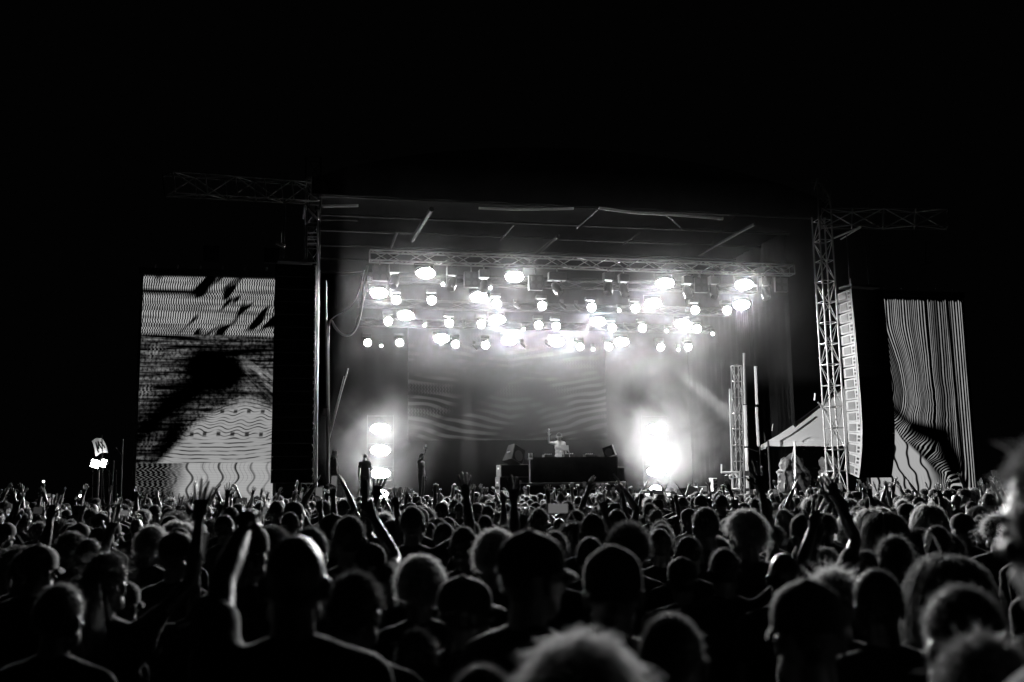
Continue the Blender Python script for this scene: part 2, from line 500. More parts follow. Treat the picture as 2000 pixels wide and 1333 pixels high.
def led_right(u, v):
    h = 1.0 - v
    wob = nnoise(u * 1.6, h * 2.4, 1.0, 2.0, 1.5)
    n2 = nnoise(u * 2.0, h * 7.0, 1.0, 2.0, 6.0)
    fine = nnoise(u * 40, h * 60, 1.0, 2.0, 5.0)
    # lines are pushed aside round the hollow and slide inwards below the diagonal
    push = sstep(0.75, 0.05, u)
    w = -0.09 * push * sstep(0.10, 0.45, h) - 0.10 * push * sstep(0.30, 0.02, nabs(h - 0.44)) 
    w = w + sstep(0.0, 0.2, h - 0.42 - u * 0.45) * sstep(0.98, 0.7, u) * (0.17 + nsin(h * 60) * 0.012)
    w = w + (n2 - 0.5) * 0.10 * sstep(0.95, 0.6, u) * sstep(0.15, 0.6, h) + (nnoise(u * 3, h * 26, 1.0, 1.0) - 0.5) * 0.03 * sstep(0.4, 0.8, h) * sstep(0.97, 0.7, u)
    x = u + w
    tone = nnoise(x * 13, 0.3, 1.0, 2.0, 2.0)
    l1 = nsin(x * 290 + nsin(x * 37) * 2.2)
    lines = sstep(0.05, 0.75, l1) * (sstep(0.33, 0.6, tone) * 0.55 + 0.12) * (0.7 + sstep(0.35, 0.6, nnoise(x * 30, h * 5, 1.0, 1.0, 3.0)) * 0.3)
    lines = lines * sstep(0.008, 0.022, nabs(u - 0.855 - h * 0.03)) * sstep(0.006, 0.016, nabs(x - 0.64)) * (0.75 + fine * 0.5)
    bd = segd(u, h, 0.10, 0.50, 0.44, 0.655) - 0.03
    bd = nmin(bd, segd(u, h, 0.44, 0.655, 0.70, 0.70) - 0.05)
    bd = nmin(bd, segd(u, h, 0.70, 0.70, 0.80, 0.86) - 0.035)
    bd = nmin(bd, segd(u, h, 0.02, 0.41, 0.10, 0.46) - 0.13)
    bd = nmin(bd, segd(u, h, 0.40, 0.78, 0.62, 0.90) - 0.02)
    up = lines * sstep(-0.02, 0.07, bd + (wob - 0.5) * 0.14 + (n2 - 0.5) * 0.10)
    # white field with broad dark waves
    y = u * 1.15 - (h - 0.6) * 0.62 + nsin(h * 40) * 0.02 + (wob - 0.5) * 0.12 + nsin(h * 85 + u * 12) * 0.006
    s = nsin(y * 46 + 0.6)
    field = 0.64 - sstep(0.72, 0.97, s) * 0.63 - sstep(0.2, 0.9, nsin(y * 185)) * 0.10 * sstep(0.4, 0.6, n2)
    diag = h - (0.515 + u * 0.55)
    low = sstep(0.0, 0.03, diag + (wob - 0.5) * 0.08) * sstep(0.62, 0.46, u - (h - 0.8) * 0.5 + (n2 - 0.5) * 0.25)
    out = nmix(up, field, low)
    return out * sstep(0.0, 0.008, h - nnoise(u * 70, 0.0, 1.0, 0.0) * 0.03)

def led_back(u, v):
    h = 1.0 - v
    wob = nnoise(u * 2.0, h * 2.0, 1.0, 2.0)
    a = nsin(h * 95 + nabs(u - 0.5) * 26 + wob * 22)
    b = nsin(u * 420 + nsin(h * 200) * 1.2 + wob * 10)
    k = nnoise(u * 3.2 + h, h * 3.4 - nabs(u - 0.5) * 2, 1.0, 2.0, 4.0)
    band = sstep(0.35, 0.55, nnoise(u * 1.2, h * 5, 1.0, 2.0, 2.0))
    out = nmix(sstep(-0.3, 0.8, b) * 0.55, sstep(-0.5, 0.7, a) * 0.8, band) * sstep(0.42, 0.56, k)
    return out

def video_screen(name, label, X0, X1, z0, z1, Y, fn, strength, frame=True):
    t = thing(name, label, 'video screen', ((X0 + X1) / 2, Y, z0))
    me = mesh_from('screen_face', [(X0, Y, z0), (X1, Y, z0), (X1, Y, z1), (X0, Y, z1)], [(0, 1, 2, 3)], screen_mat(name + '_picture', fn, strength))
    uv = me.uv_layers.new(name='UVMap')
    for i, c in enumerate(((0, 0), (1, 0), (1, 1), (0, 1))): uv.data[i].uv = c
    put(bpy.data.objects.new('screen_face', me), t)
    w, h = X1 - X0, z1 - z0
    nxp, nzp = max(2, round(w / 1.0)), max(2, round(h / 1.0))
    for i in range(nxp):
        for j in range(nzp):
            box('back_panel', t, (X0 + w * (i + .5) / nxp, Y + 0.07, z0 + h * (j + .5) / nzp), (w / nxp - 0.01, 0.1, h / nzp - 0.01), M['black_plastic'])
    if frame:
        for x in (X0 - 0.05, X1 + 0.05): box('frame_post', t, (x, Y + 0.06, (z0 + z1) / 2), (0.08, 0.14, h), M['black_metal'])
        box('header_beam', t, ((X0 + X1) / 2, Y + 0.06, z1 + 0.12), (w + 0.3, 0.16, 0.2), M['black_metal'])
        for k in range(6):
            bar('shackle', t, (X0 + w * (k + .5) / 6, Y, z1 + 0.22), (X0 + w * (k + .5) / 6, Y, z1 + 0.34), 0.03, M['alu'])
    return t
a, b = at(281, 537, 0), at(541, 543, 0)
LSX0, LSX1, LSZ1 = at(272, 750, 0).x, b.x, (a.z + b.z) / 2
video_screen('video_screen', 'tall screen of glitching dashes over a white wave beside the dark hanging speakers', LSX0, LSX1, at(262, 1000, 0).z, LSZ1, 0.0, led_left, 0.62)
a, b = at(1720, 579, 0), at(1879, 582, 0)
RSX1 = at(1893, 770, 0).x
video_screen('video_screen', 'tall screen of thin upright stripes behind the light sided speaker column', at(1702, 950, 0).x, RSX1, at(1710, 972, 0).z, (a.z + b.z) / 2, 0.0, led_right, 0.62)
a, b = at(797, 862, 12.4), at(1186, 858, 12.4)
video_screen('video_wall', 'wide dim video wall of swirls behind the DJ in stage smoke', a.x, b.x, (a.z + b.z) / 2, at(990, 640, 12.4).z, 12.4, led_back, 0.07, frame=False)
bar_t = thing('lamp_bar', 'dim four cell lamp fixtures on a pipe over the dash patterned screen', 'lamp', at(470, 520, 0.2))
bar('pipe', bar_t, at(290, 527, 0.2), at(545, 533, 0.2), 0.03, M['black_metal'])
for (px, py) in ((413, 496), (531, 500)):
    c = at(px, py, 0.2)
    hb = box('housing', bar_t, c, (0.5, 0.16, 0.5), M['black_metal'])
    for sx in (-1, 1):
        for sz in (-1, 1):
            lens = bpy.data.objects.new('lens', unit('disc', M['dark_lens']))
            put(lens, bar_t, Matrix.Translation(c + Vector((sx * 0.115, -0.085, sz * 0.115))) @ Matrix.Rotation(PI / 2, 4, 'X') @ Matrix.Diagonal((0.085, 0.085, 1, 1)))
t = thing('hanging_tube_lamp', 'small bright double tube fixture hanging up between screen and tower', 'lamp', at(547, 477, -2.5))
bar('tube', t, at(540, 473, -2.5), at(557, 480, -2.5), 0.03, M['white_paint'])
bar('tube', t, at(539, 476, -2.5), at(556, 483, -2.5), 0.03, M['white_paint'])
bar('bracket', t, at(548, 477, -2.4), at(548, 455, -2.4), 0.02, M['black_metal'])
l = bpy.data.lights.new('side_spot', 'SPOT')              # this lit fixture rakes across the front of the stage
l.energy, l.spot_size, l.spot_blend, l.shadow_soft_size = 34000, math.radians(30), 0.7, 0.05
_p = at(549, 480, -2.75)
put(bpy.data.objects.new('side_spot', l), t, Matrix.Translation(_p) @ (at(1640, 850, 0.5) - _p).to_track_quat('-Z', 'Y').to_matrix().to_4x4())
t = thing('hanging_tube_lamp', 'short pale tube hanging alone above the striped screen', 'lamp', at(1808, 516, 0.3))
bar('tube', t, at(1798, 519, 0.3), at(1818, 512, 0.3), 0.04, M['white_paint'])
bar('bracket', t, at(1808, 515, 0.35), at(1808, 470, 0.35), 0.02, M['black_metal'])

# ------------------------------------------------------------------ line arrays
def wedge_mesh(w, d, hf, hb, mf, ms):
    V = [(-w / 2, 0, -hf / 2), (w / 2, 0, -hf / 2), (w / 2, 0, hf / 2), (-w / 2, 0, hf / 2), (-w / 2, d, -hb / 2), (w / 2, d, -hb / 2), (w / 2, d, hb / 2), (-w / 2, d, hb / 2)]
    F = [(0, 1, 2, 3), (5, 4, 7, 6), (4, 0, 3, 7), (1, 5, 6, 2), (3, 2, 6, 7), (4, 5, 1, 0)]
    me = mesh_from('speaker_box', V, F)
    me.materials.append(mf); me.materials.append(ms); me.materials.append(M['black_plastic'])
    for i, p in enumerate(me.polygons): p.material_index = 0 if i == 0 else (1 if i in (2, 3) else 2)
    return me
def line_array(label, top, n, w, d, hgt, rz, splay, light):
    t = thing('line_array', label, 'speaker', (top.x, top.y, top.z - n * hgt), rz)
    ms = M['speaker_side'] if light else M['black_plastic']
    me = wedge_mesh(w, d, hgt - 0.004, hgt - 0.06, M['grille'], ms)
    pos, ang = Vector((0, 0, 0)), 0.0
    base = Matrix.Translation(top) @ Matrix.Rotation(rz, 4, 'Z')
    box('fly_frame', t, base @ Vector((0, d / 2, 0.15)), (w * 0.9, d * 0.9, 0.08), M['black_metal'], Matrix.Rotation(rz, 3, 'Z'))
    for s in (-1, 1): bar('chain', t, base @ Vector((s * w * 0.3, d / 2, 0.15)), base @ Vector((s * w * 0.3, d / 2, 2.2)), 0.02, M['black_metal'])
    if light: bar('edge_cable', t, base @ Vector((-w / 2 - 0.02, -0.02, 0.35)), base @ Vector((-w / 2 - 0.02, -0.02, -hgt * n * 0.72)), 0.012, M['white_paint'])
    for i in range(n):
        ang += splay[i] if i < len(splay) else 0
        R = Matrix.Rotation(ang, 4, 'X')
        pos = pos + (R @ Vector((0, 0, -hgt / 2)))
        mw = base @ Matrix.Translation(pos) @ R
        b = bpy.data.objects.new('speaker_box', me)
        put(b, t, mw)
        if light:
            def sub(name, c, s, m):
                o = bpy.data.objects.new(name, unit('box', m))
                put(o, b, mw @ Matrix.Translation(c) @ Matrix.Diagonal((s[0], s[1], s[2], 1)))
            sub('side_plate', (-w / 2 - 0.006, d * 0.60, 0), (0.02, d * 0.44, hgt * 0.62), M['speaker_plate'])
            sub('handle_recess', (-w / 2 - 0.006, d * 0.20, hgt * 0.15), (0.02, d * 0.13, hgt * 0.2), M['black_plastic'])
            sub('handle_recess', (-w / 2 - 0.006, d * 0.20, -hgt * 0.18), (0.02, d * 0.13, hgt * 0.2), M['black_plastic'])
        else:
            bar('box_seam', b, mw @ Vector((-w / 2 + 0.02, -0.006, -hgt / 2 + 0.012)), mw @ Vector((w / 2 - 0.02, -0.006, -hgt / 2 + 0.012)), 0.008, M['black_plastic'])
        pos = pos + (R @ Vector((0, 0, -hgt / 2)))
    return t
LT = at(576, 517, -0.4)
line_array('tall black hanging speaker column by the screen of dashes and white waves', LT, 17, 1.24, 0.7, (LT.z - at(576, 944, -0.4).z) / 17, 0.0, [0.0] * 17, False)
RT = at(1694, 566, -1.1)
line_array('hanging speaker column with light sides next to the bright lattice tower', RT, 17, 1.42, 0.80, (RT.z - at(1694, 936, -1.1).z) / 17 * 1.0, math.radians(9), [-0.05] + [0.004] * 9 + [0.012] * 2 + [0.055] * 5, True)

# white tower legs by the dark array and its bottom bar
t = thing('stage_post', 'slim bright edged pole beside the dark hanging speaker column', 'post', at(619, 960, 0.1))
bar('leg', t, at(618.5, 968, 0.1), at(621.5, 410, 0.1), 0.028, M['alu'])
bar('leg', t, at(614.5, 945, 0.1), at(617, 520, 0.1), 0.018, M['alu'])
bar('foot_bar', t, at(588, 944, 0.1), at(619, 946, 0.1), 0.02, M['alu'])
for yy in (455, 463, 468, 476): bar('rung', t, at(600, yy, 0.1), at(619, yy, 0.1), 0.025, M['steel'])
for yy in (514, 520): bar('rung', t, at(592, yy, 0.1), at(619, yy, 0.1), 0.02, M['steel'])
bar('rung', t, at(595, 402, 0.1), at(622, 431, 0.1), 0.04, M['alu'])
bar('rung', t, at(595, 402, 0.1), at(592, 428, 0.1), 0.03, M['alu'])
t = thing('stage_post', 'dark pole with a small white box and looping cables at the stage side', 'post', at(640, 960, 1.4))
bar('pole', t, at(641, 972, 1.4), at(636, 548, 1.4), 0.04, M['rafter_steel'])
box('control_box', t, at(635.5, 806, 1.3), (0.13, 0.08, 0.26), M['white_paint'])
t = put(bpy.data.objects.new('hanging_cable', None)); 
tag(t, 'pale cable looping down from the truss to the stage side pole', 'cable'); PM[t.name] = Matrix()
curve_tube('cable', t, [at(x, y, 1.5) for x, y in ((641, 960), (642, 820), (641, 700), (642, 640), (647, 627), (655, 640), (668, 653), (682, 655), (696, 640), (706, 605), (712, 560), (718, 520))], 0.045, M['cable'])
t = put(bpy.data.objects.new('hanging_cable', None)); PM[t.name] = Matrix()
tag(t, 'thin cable sagging from truss end towards the looped pale cable', 'cable')
curve_tube('cable', t, [at(x, y, 1.6) for x, y in ((712, 528), (704, 562), (692, 590), (676, 606), (655, 618), (643, 628))], 0.02, M['cable'])
t = put(bpy.data.objects.new('rope', None)); PM[t.name] = Matrix()
tag(t, 'pair of taut ropes slanting down to the foot of the side pole', 'rope')
curve_tube('strand', t, [at(642, 862, 1.45), at(661, 788, 1.6), at(680, 720, 1.9)], 0.022, M['cable'])
curve_tube('strand', t, [at(642, 850, 1.45), at(655, 800, 1.6), at(672, 735, 1.9)], 0.015, M['cable'])

# ------------------------------------------------------------------ stage lights
AIM = Vector((-4.0, -22.0, -0.5))
def frame_to(c, target):
    d = (Vector(target) - Vector(c)).normalized()
    return d.to_track_quat('-Y', 'Z').to_matrix()
_mesh_cache = {}
def housing_mesh(w, d, h, rec):
    """an open fronted lamp body: walls stand proud of the recessed lens"""
    k = ('house', w, d, h)
    if k in _mesh_cache: return _mesh_cache[k]
    bm = bmesh.new()
    bmesh.ops.create_cube(bm, size=1)
    for v in bm.verts: v.co = Vector((v.co.x * w, (v.co.y + 0.5) * d, v.co.z * h))
    bm.faces.ensure_lookup_table()
    f = [f for f in bm.faces if f.normal.y < -0.5]
    r = bmesh.ops.inset_region(bm, faces=f, thickness=0.018)
    r2 = bmesh.ops.extrude_face_region(bm, geom=f)
    for v in [g for g in r2['geom'] if isinstance(g, bmesh.types.BMVert)]: v.co.y += rec
    bmesh.ops.delete(bm, geom=f, context='FACES')
    me = bm_mesh('housing', bm, M['black_metal'])
    _mesh_cache[k] = me
    return me
def oval_housing(w, h, d, rec):
    """a lamp body, oval for the flare, deep mouth towards -y added to cut spill"""
    k = ('oval', w, h, d, rec)
    if k not in _mesh_cache:
        n, V, F = 28, [], []
        for sx, y in ((0.9, rec), (1.0, 0.0), (1.08, 0.0), (1.08, d * 0.7), (0.7, d)):
            for i in range(n):
                a = 2 * PI * i / n
                V.append((sx * w / 2 * math.cos(a), y, sx * h / 2 * math.sin(a)))
        for j in range(4):
            for i in range(n): F.append((j * n + i, j * n + (i + 1) % n, (j + 1) * n + (i + 1) % n, (j + 1) * n + i))
        F.append(tuple(4 * n + i for i in range(n)))
        _mesh_cache[k] = mesh_from('housing', V, F, M['black_metal'], False)
    return _mesh_cache[k]
def panel_light(label, c, w, h, m, target=AIM, group='strobe panels', hang=0.3, name='strobe_light'):
    c = Vector(c)
    R = frame_to(c, target)
    t = thing(name, label, 'stage light', c, 0, group)
    mw = Matrix.Translation(c) @ R.to_4x4()
    hs = bpy.data.objects.new('housing', oval_housing(w * 1.06, h * 1.06, 0.55 if hang else 0.24, 0.33 if hang else 0.04))
    put(hs, t, mw @ Matrix.Translation((0, -0.335 if hang else -0.05, 0)))
    le = bpy.data.objects.new('lens', unit('disc', m))  # oval outline imitates the flare of the overexposed panel
    put(le, t, mw @ Matrix.Translation((0, -0.014, 0)) @ Matrix.Rotation(PI / 2, 4, 'X') @ Matrix.Diagonal((w / 2, h / 2, 1, 1)))
    for k in (1, 2): 
        bar('lens_rib', hs, mw @ Vector((-w / 2, -0.03, h * (k / 3 - 0.5))), mw @ Vector((w / 2, -0.03, h * (k / 3 - 0.5))), 0.004, M['black_metal'])
    if hang:
        for s in (-1, 1): bar('yoke', t, mw @ Vector((s * (w / 2 + 0.05), 0.08, 0)), c + Vector((s * (w / 2 + 0.05), 0.1, hang)), 0.015, M['black_metal'])
        bar('clamp', t, c + Vector((-(w / 2 + 0.05), 0.1, hang)), c + Vector((w / 2 + 0.05, 0.1, hang)), 0.02, M['black_metal'])
    return t
def lens_plate(m):
    k = ('plate', m.name)
    if k not in _mesh_cache:
        _mesh_cache[k] = mesh_from('lens', [(-.5, 0, -.5), (.5, 0, -.5), (.5, 0, .5), (-.5, 0, .5)], [(0, 1, 2, 3)], m)
    return _mesh_cache[k]
def head_mesh(r, d):
    k = ('head', round(r, 3), d)
    if k not in _mesh_cache:
        V, F, n = [], [], 16
        prof = [(r * 1.1, -0.2), (r * 1.12, -0.04), (r * 1.15, 0.06), (r * 1.05, d * 0.6), (r * 0.7, d), (0.001, d)]  # front tube lengthened to cut stray light
        for rr, y in prof:
            for i in range(n): V.append((rr * math.cos(2 * PI * i / n), y, rr * math.sin(2 * PI * i / n)))
        for j in range(len(prof) - 1):
            for i in range(n): F.append((j * n + i, (j + 1) * n + i, (j + 1) * n + (i + 1) % n, j * n + (i + 1) % n))
        _mesh_cache[k] = mesh_from('head', V, F, M['black_plastic'], True)
    return _mesh_cache[k]
def round_light(label, c, r, m, target=AIM, group='round moving head lights', hang=0.42, name='moving_head_light', spot=None):
    c = Vector(c)
    R = frame_to(c, target)
    t = thing(name, label, 'stage light', c, 0, group)
    mw = Matrix.Translation(c) @ R.to_4x4()
    hd = bpy.data.objects.new('head', head_mesh(r, r * 2.2))
    put(hd, t, mw)
    le = bpy.data.objects.new('lens', unit('disc', m))
    put(le, t, mw @ Matrix.Rotation(PI / 2, 4, 'X') @ Matrix.Diagonal((r, r, 1, 1)))
    if hang:
        for s in (-1, 1): bar('yoke_arm', t, mw @ Vector((s * r * 1.25, r * 0.8, 0)), c + Vector((s * r * 1.25, r, hang - 0.12)), 0.02, M['black_plastic'])
        box('base', t, c + Vector((0, r, hang - 0.07)), (r * 2.6, r * 1.6, 0.13), M['black_plastic'])
    if spot:
        l = bpy.data.lights.new('beam', 'SPOT')
        l.energy, l.spot_size, l.spot_blend, l.shadow_soft_size = spot[0], math.radians(spot[1]), 0.25, 0.03
        lo = bpy.data.objects.new('beam', l)
        put(lo, t, mw @ Matrix.Translation((0, -0.06, 0)) @ Matrix.Rotation(-PI / 2, 4, 'X'))
    return t
ORD = ['first', 'second', 'third', 'fourth', 'fifth', 'sixth', 'seventh', 'eighth', 'ninth', 'tenth', 'eleventh', 'twelfth']
ROWNAME = {1: 'on the front truss', 2: 'in the second hanging row', 3: 'in the third hanging row', 4: 'in the lowest hanging row'}
strobes = {1: [(829, 531), (1003, 538), (1298, 551), (1453, 554)], 2: [(738, 570), (934, 578), (1275, 591), (1448, 594)],
           3: [(791, 615), (970, 623), (1167, 627), (1332, 631)], 4: [(861, 660), (994, 664), (1087, 667), (1213, 667)]}
for k, L in strobes.items():
    for i, (px, py) in enumerate(L):
        c = at(px, py, ROWY[k] - 0.35)
        panel_light(f'blazing strobe panel {ROWNAME[k]}, {ORD[i]} of four from left', c, 0.60, 0.34, M['strobe'])
washes = {2: [(773, 585), (843, 586), (969, 593), (1059, 597), (1155, 600), (1241, 602), (1358, 605), (1420, 606)],
          3: [(758, 627), (877, 631), (940, 633), (1052, 635), (1086, 637), (1195, 640), (1255, 641), (1362, 642)],
          4: [(717, 669), (779, 669), (889, 672), (948, 674), (1132, 677), (1189, 677), (1290, 678), (1344, 678)]}
for k, L in washes.items():
    for i, (px, py) in enumerate(L):
        c = at(px, py, ROWY[k] - 0.3)
        r = 0.155 if k < 4 else 0.15
        round_light(f'round glowing moving head {ROWNAME[k]}, {ORD[i]} of eight from left', c, r, M['wash'], target=AIM + Vector((random.uniform(-4, 4), 0, 0)))
small = [(864, 555, 4.4, 0), (957, 562, 4.4, 0), (1007, 596, 4.7, 1), (1098, 597, 4.7, 2), (1126, 599, 4.7, 2), (1209, 606, 4.7, 0), (1302, 646, 7.8, 0), (906, 632, 7.8, 3), (829, 635, 7.8, 0), (744, 675, 10.1, 0), (926, 677, 10.1, 1), (1020, 673, 10.1, 2), (1068, 673, 10.1, 2), (1158, 682, 10.1, 0), (1325, 683, 10.1, 0), (1022, 643, 7.8, 0), (1222, 641, 7.8, 2), (1392, 652, 7.8, 0)]
SM = {0: ('pinpoint beam light glowing small among the hanging lights', None), 1: ('small beam light throwing a faint slanting shaft', (9000, 7)), 2: ('small beam light throwing a bright slanting shaft to the smoke', (30000, 7)), 3: ('small beam light throwing a narrow cone straight down', (30000, 8))}
near = {864: 'below the first front strobe', 957: 'between the first two front strobes', 1007: 'below the second front strobe', 1098: 'between two washes above the booth', 1126: 'just beside another slanting shaft', 1209: 'next to the third strobe of the second row', 1302: 'by the last strobe of the third row', 906: 'over the second wash', 829: 'after the first strobe of the third row', 744: 'among the lowest washes at the pole side', 926: 'between two lowest washes', 1020: 'after the second lowest strobe', 1068: 'before the third lowest strobe', 1158: 'between lowest washes above the booth', 1325: 'before the last lowest wash', 1022: 'under the second strobe of the third row', 1222: 'above the last lowest strobe', 1392: 'furthest towards the white tent'}
for (px, py, Y, kd) in small:
    c = at(px, py, Y)
    tg = AIM if kd == 0 else (c + Vector((0.0, -0.6, -3)) if kd == 3 else c + Vector((4.5, -2.0, -4.5)))
    lab = {0: 'pinpoint beam light', 1: 'beam light with a faint slanting shaft', 2: 'beam light with a bright slanting shaft', 3: 'beam light with a narrow downward cone'}[kd] + ' ' + near[px]
    round_light(lab, c, 0.055, M['beam'], target=tg, group='small beam lights', hang=0.25, name='beam_light', spot=SM[kd][1])
# unlit fixtures below the front truss, one head with an added spot
for i, (px, py, where) in enumerate(((742, 533, 'at the truss end by the looping cable'), (921, 546, 'between the first two front strobes'), (1047, 552, 'just past the second front strobe'), (1370, 557, 'between the last two front strobes'), (1527, 556, 'at the truss end by the lattice tower'))):
    c = at(px, py, 1.7)
    t = thing('four_cell_blinder', f'unlit four lens blinder {where}', 'stage light', c, 0, 'unlit four lens blinders on the front truss')
    hs = box('housing', t, c + Vector((0, 0.08, 0)), (0.52, 0.14, 0.56), M['black_metal'])
    for sx in (-1, 1):
        for sz in (-1, 1):
            put(bpy.data.objects.new('lens', unit('disc', M['dark_lens'])), t, Matrix.Translation(c + Vector((sx * 0.125, -0.004, sz * 0.135))) @ Matrix.Rotation(PI / 2, 4, 'X') @ Matrix.Diagonal((0.09, 0.09, 1, 1)))
    bar('hanger', t, c + Vector((0, 0.08, 0.25)), c + Vector((0, 0.1, 0.55)), 0.02, M['steel'])
for i, (px, py, where) in enumerate(((770, 530, 'after the first unlit blinder'), (882, 535, 'past the first front strobe'), (945, 540, 'before the second front strobe'), (1088, 545, 'in the middle of the truss, widest base, spot added for DJ'), (1188, 545, 'above the booth'), (1218, 548, 'before the third front strobe'), (1342, 552, 'past the third front strobe'), (1394, 552, 'before the last front strobe'), (1494, 555, 'past the last front strobe'))):
    c = at(px, py, 2.0)
    t = thing('moving_head_light', f'unlit moving head hanging {where}', 'stage light', c, 0, 'unlit moving heads on the front truss')
    box('base', t, c + Vector((0, 0, 0.08)), (0.36 if px != 1088 else 0.66, 0.3, 0.3), M['speaker_plate'])
    for s in (-1, 1): bar('yoke_arm', t, c + Vector((s * 0.15, 0, 0)), c + Vector((s * 0.17, 0, -0.42)), 0.03, M['black_plastic'])
    put(bpy.data.objects.new('head', head_mesh(0.14, 0.3)), t, Matrix.Translation(c + Vector((0, 0, -0.4))) @ frame_to(c, c + Vector((random.uniform(-1, 1), -1, -2))).to_4x4())
    bar('clamp', t, c + Vector((0, 0, 0.2)), c + Vector((0, 0, 0.42)), 0.03, M['steel'])
    if px == 1088:
        l = bpy.data.lights.new('booth_spot', 'SPOT')  # spot added inside this otherwise unlit head to brighten the DJ
        l.energy, l.spot_size, l.spot_blend, l.shadow_soft_size = 6000, math.radians(13), 0.6, 0.06
        hb = c + Vector((0, 0.1, -0.5))
        put(bpy.data.objects.new('booth_spot', l), t, Matrix.Translation(hb) @ (at(1095, 880, 4.6) - hb).to_track_quat('-Z', 'Y').to_matrix().to_4x4())
# side strobe ladders
for sgn, (x, ys, lab) in enumerate(((743, (838, 880, 925), 'stage person in shorts'), (1282, (838, 880, 921), 'thick smoke plume'))):
    t = thing('strobe_ladder', f'upright ladder frame carrying strobe panels next to the {lab}', 'frame', at(x, 965, 10.9))
    for dx in (-26, 25): bar('leg', t, Vector((at(x + dx, 900, 10.9).x, 10.9, DECK)), Vector((at(x + dx, 900, 10.9).x, 10.9, 5.15)), 0.014, M['black_metal'])
    for z in (1.9, 2.9, 3.9, 5.1): bar('rung', t, Vector((at(x - 26, 900, 10.9).x, 10.9, z)), Vector((at(x + 25, 900, 10.9).x, 10.9, z)), 0.012, M['black_metal'])
    for i, py in enumerate(ys):
        panel_light(f'large flaring strobe panel, {("topmost", "middle", "lowest")[i]} of three beside the {lab}', at(x, py, 10.5), 0.85, 0.42, M['side_strobe' if sgn == 0 else 'smoke_strobe'], target=Vector((-6, -24, 1.0)), group='side strobe panels', hang=0)
for (px, py, Y, lab) in ((743, 967, 3.0, 'glaring floor strobe at the stage edge below the person in shorts'), (1282, 958, 9.0, 'floor strobe at the foot of the smoke plume')):
    c = at(px, py, Y)
    c.z = max(c.z, DECK + 0.2)
    t = panel_light(lab, c, 0.55, 0.3, M['side_strobe'], target=Vector((-7, -24, 1.9)), group='floor strobes', hang=0)
    box('stand', t, c + Vector((0, 0.2, -0.22)), (0.4, 0.3, 0.1), M['black_metal'])

# ------------------------------------------------------------------ stage smoke
def haze_mat(name, dens, aniso, noise=None):
    m = bpy.data.materials.new(name)
    m.use_nodes = True
    nt = m.node_tree
    nt.nodes.clear()
    o = nt.nodes.new('ShaderNodeOutputMaterial')
    p = nt.nodes.new('ShaderNodeVolumePrincipled')
    p.inputs['Color'].default_value = (0.95, 0.95, 0.95, 1)
    p.inputs['Density'].default_value = dens
    p.inputs['Anisotropy'].default_value = aniso
    nt.links.new(p.outputs[0], o.inputs['Volume'])
    if noise:
        tc = nt.nodes.new('ShaderNodeTexCoord')
        nz = nt.nodes.new('ShaderNodeTexNoise')
        nz.inputs['Scale'].default_value = noise[0]
        nz.inputs['Detail'].default_value = 4
        nz.inputs['Distortion'].default_value = 0.6
        nt.links.new(tc.outputs['Object'], nz.inputs['Vector'])
        mr = nt.nodes.new('ShaderNodeMapRange')
        mr.inputs['From Min'].default_value, mr.inputs['From Max'].default_value = noise[1], noise[2]
        mr.inputs['To Max'].default_value = dens
        nt.links.new(nz.outputs['Fac'], mr.inputs['Value'])
        # soft ball falloff in the object's own space
        vl = nt.nodes.new('ShaderNodeVectorMath'); vl.operation = 'LENGTH'
        sc = nt.nodes.new('ShaderNodeVectorMath'); sc.operation = 'DIVIDE'
        sc.inputs[1].default_value = noise[3]
        nt.links.new(tc.outputs['Object'], sc.inputs[0])
        nt.links.new(sc.outputs[0], vl.inputs[0])
        fo = nt.nodes.new('ShaderNodeMapRange'); fo.interpolation_type = 'SMOOTHSTEP'
        fo.inputs['From Min'].default_value, fo.inputs['From Max'].default_value = 1.0, 0.25
        nt.links.new(vl.outputs['Value'], fo.inputs['Value'])
        mu = nt.nodes.new('ShaderNodeMath'); mu.operation = 'MULTIPLY'
        nt.links.new(mr.outputs['Result'], mu.inputs[0])
        nt.links.new(fo.outputs['Result'], mu.inputs[1])
        nt.links.new(mu.outputs[0], p.inputs['Density'])
    return m
def vol_box(name, lo, hi, m):
    lo, hi = Vector(lo), Vector(hi)
    c, s = (lo + hi) / 2, (hi - lo) / 2
    bm = bmesh.new()
    bmesh.ops.create_cube(bm, size=2)
    for v in bm.verts: v.co = Vector((v.co.x * s.x, v.co.y * s.y, v.co.z * s.z))
    o = bpy.data.objects.new(name, bm_mesh(name, bm, m))
    put(o, None, Matrix.Translation(c))
    return tag(o, None, None, None, 'stuff')
HAZE, PLUME = 0.0013, 0.24
vol_box('stage_haze', (-8.35, 0.9, DECK + 0.03), (7.0, 12.9, ZR - 0.8), haze_mat('stage_haze_air', HAZE, 0.93))
vol_box('stage_haze', (-8.3, -5.5, 5.2), (8.0, 0.88, ZR - 0.4), haze_mat('front_haze_air', HAZE * 0.65, 0.93))
pc = at(1335, 835, 7.2)
ph = Vector((4.6, 2.6, 3.7))
vol_box('smoke', pc - ph, pc + ph, haze_mat('stage_smoke_air', PLUME, 0.5, (0.5, 0.40, 0.66, tuple(ph))))

pc = at(742, 868, 7.2)
ph = Vector((2.8, 4.0, 3.0))
vol_box('smoke', pc - ph, pc + ph, haze_mat('stage_smoke_air_thin', PLUME * 0.42, 0.5, (0.7, 0.40, 0.68, tuple(ph))))

pc = at(1150, 775, 6.5)
ph = Vector((8.0, 4.6, 3.2))
vol_box('smoke', pc - ph, pc + ph, haze_mat('stage_smoke_air_layer', 0.010, 0.45, (0.28, 0.30, 0.72, tuple(ph))))

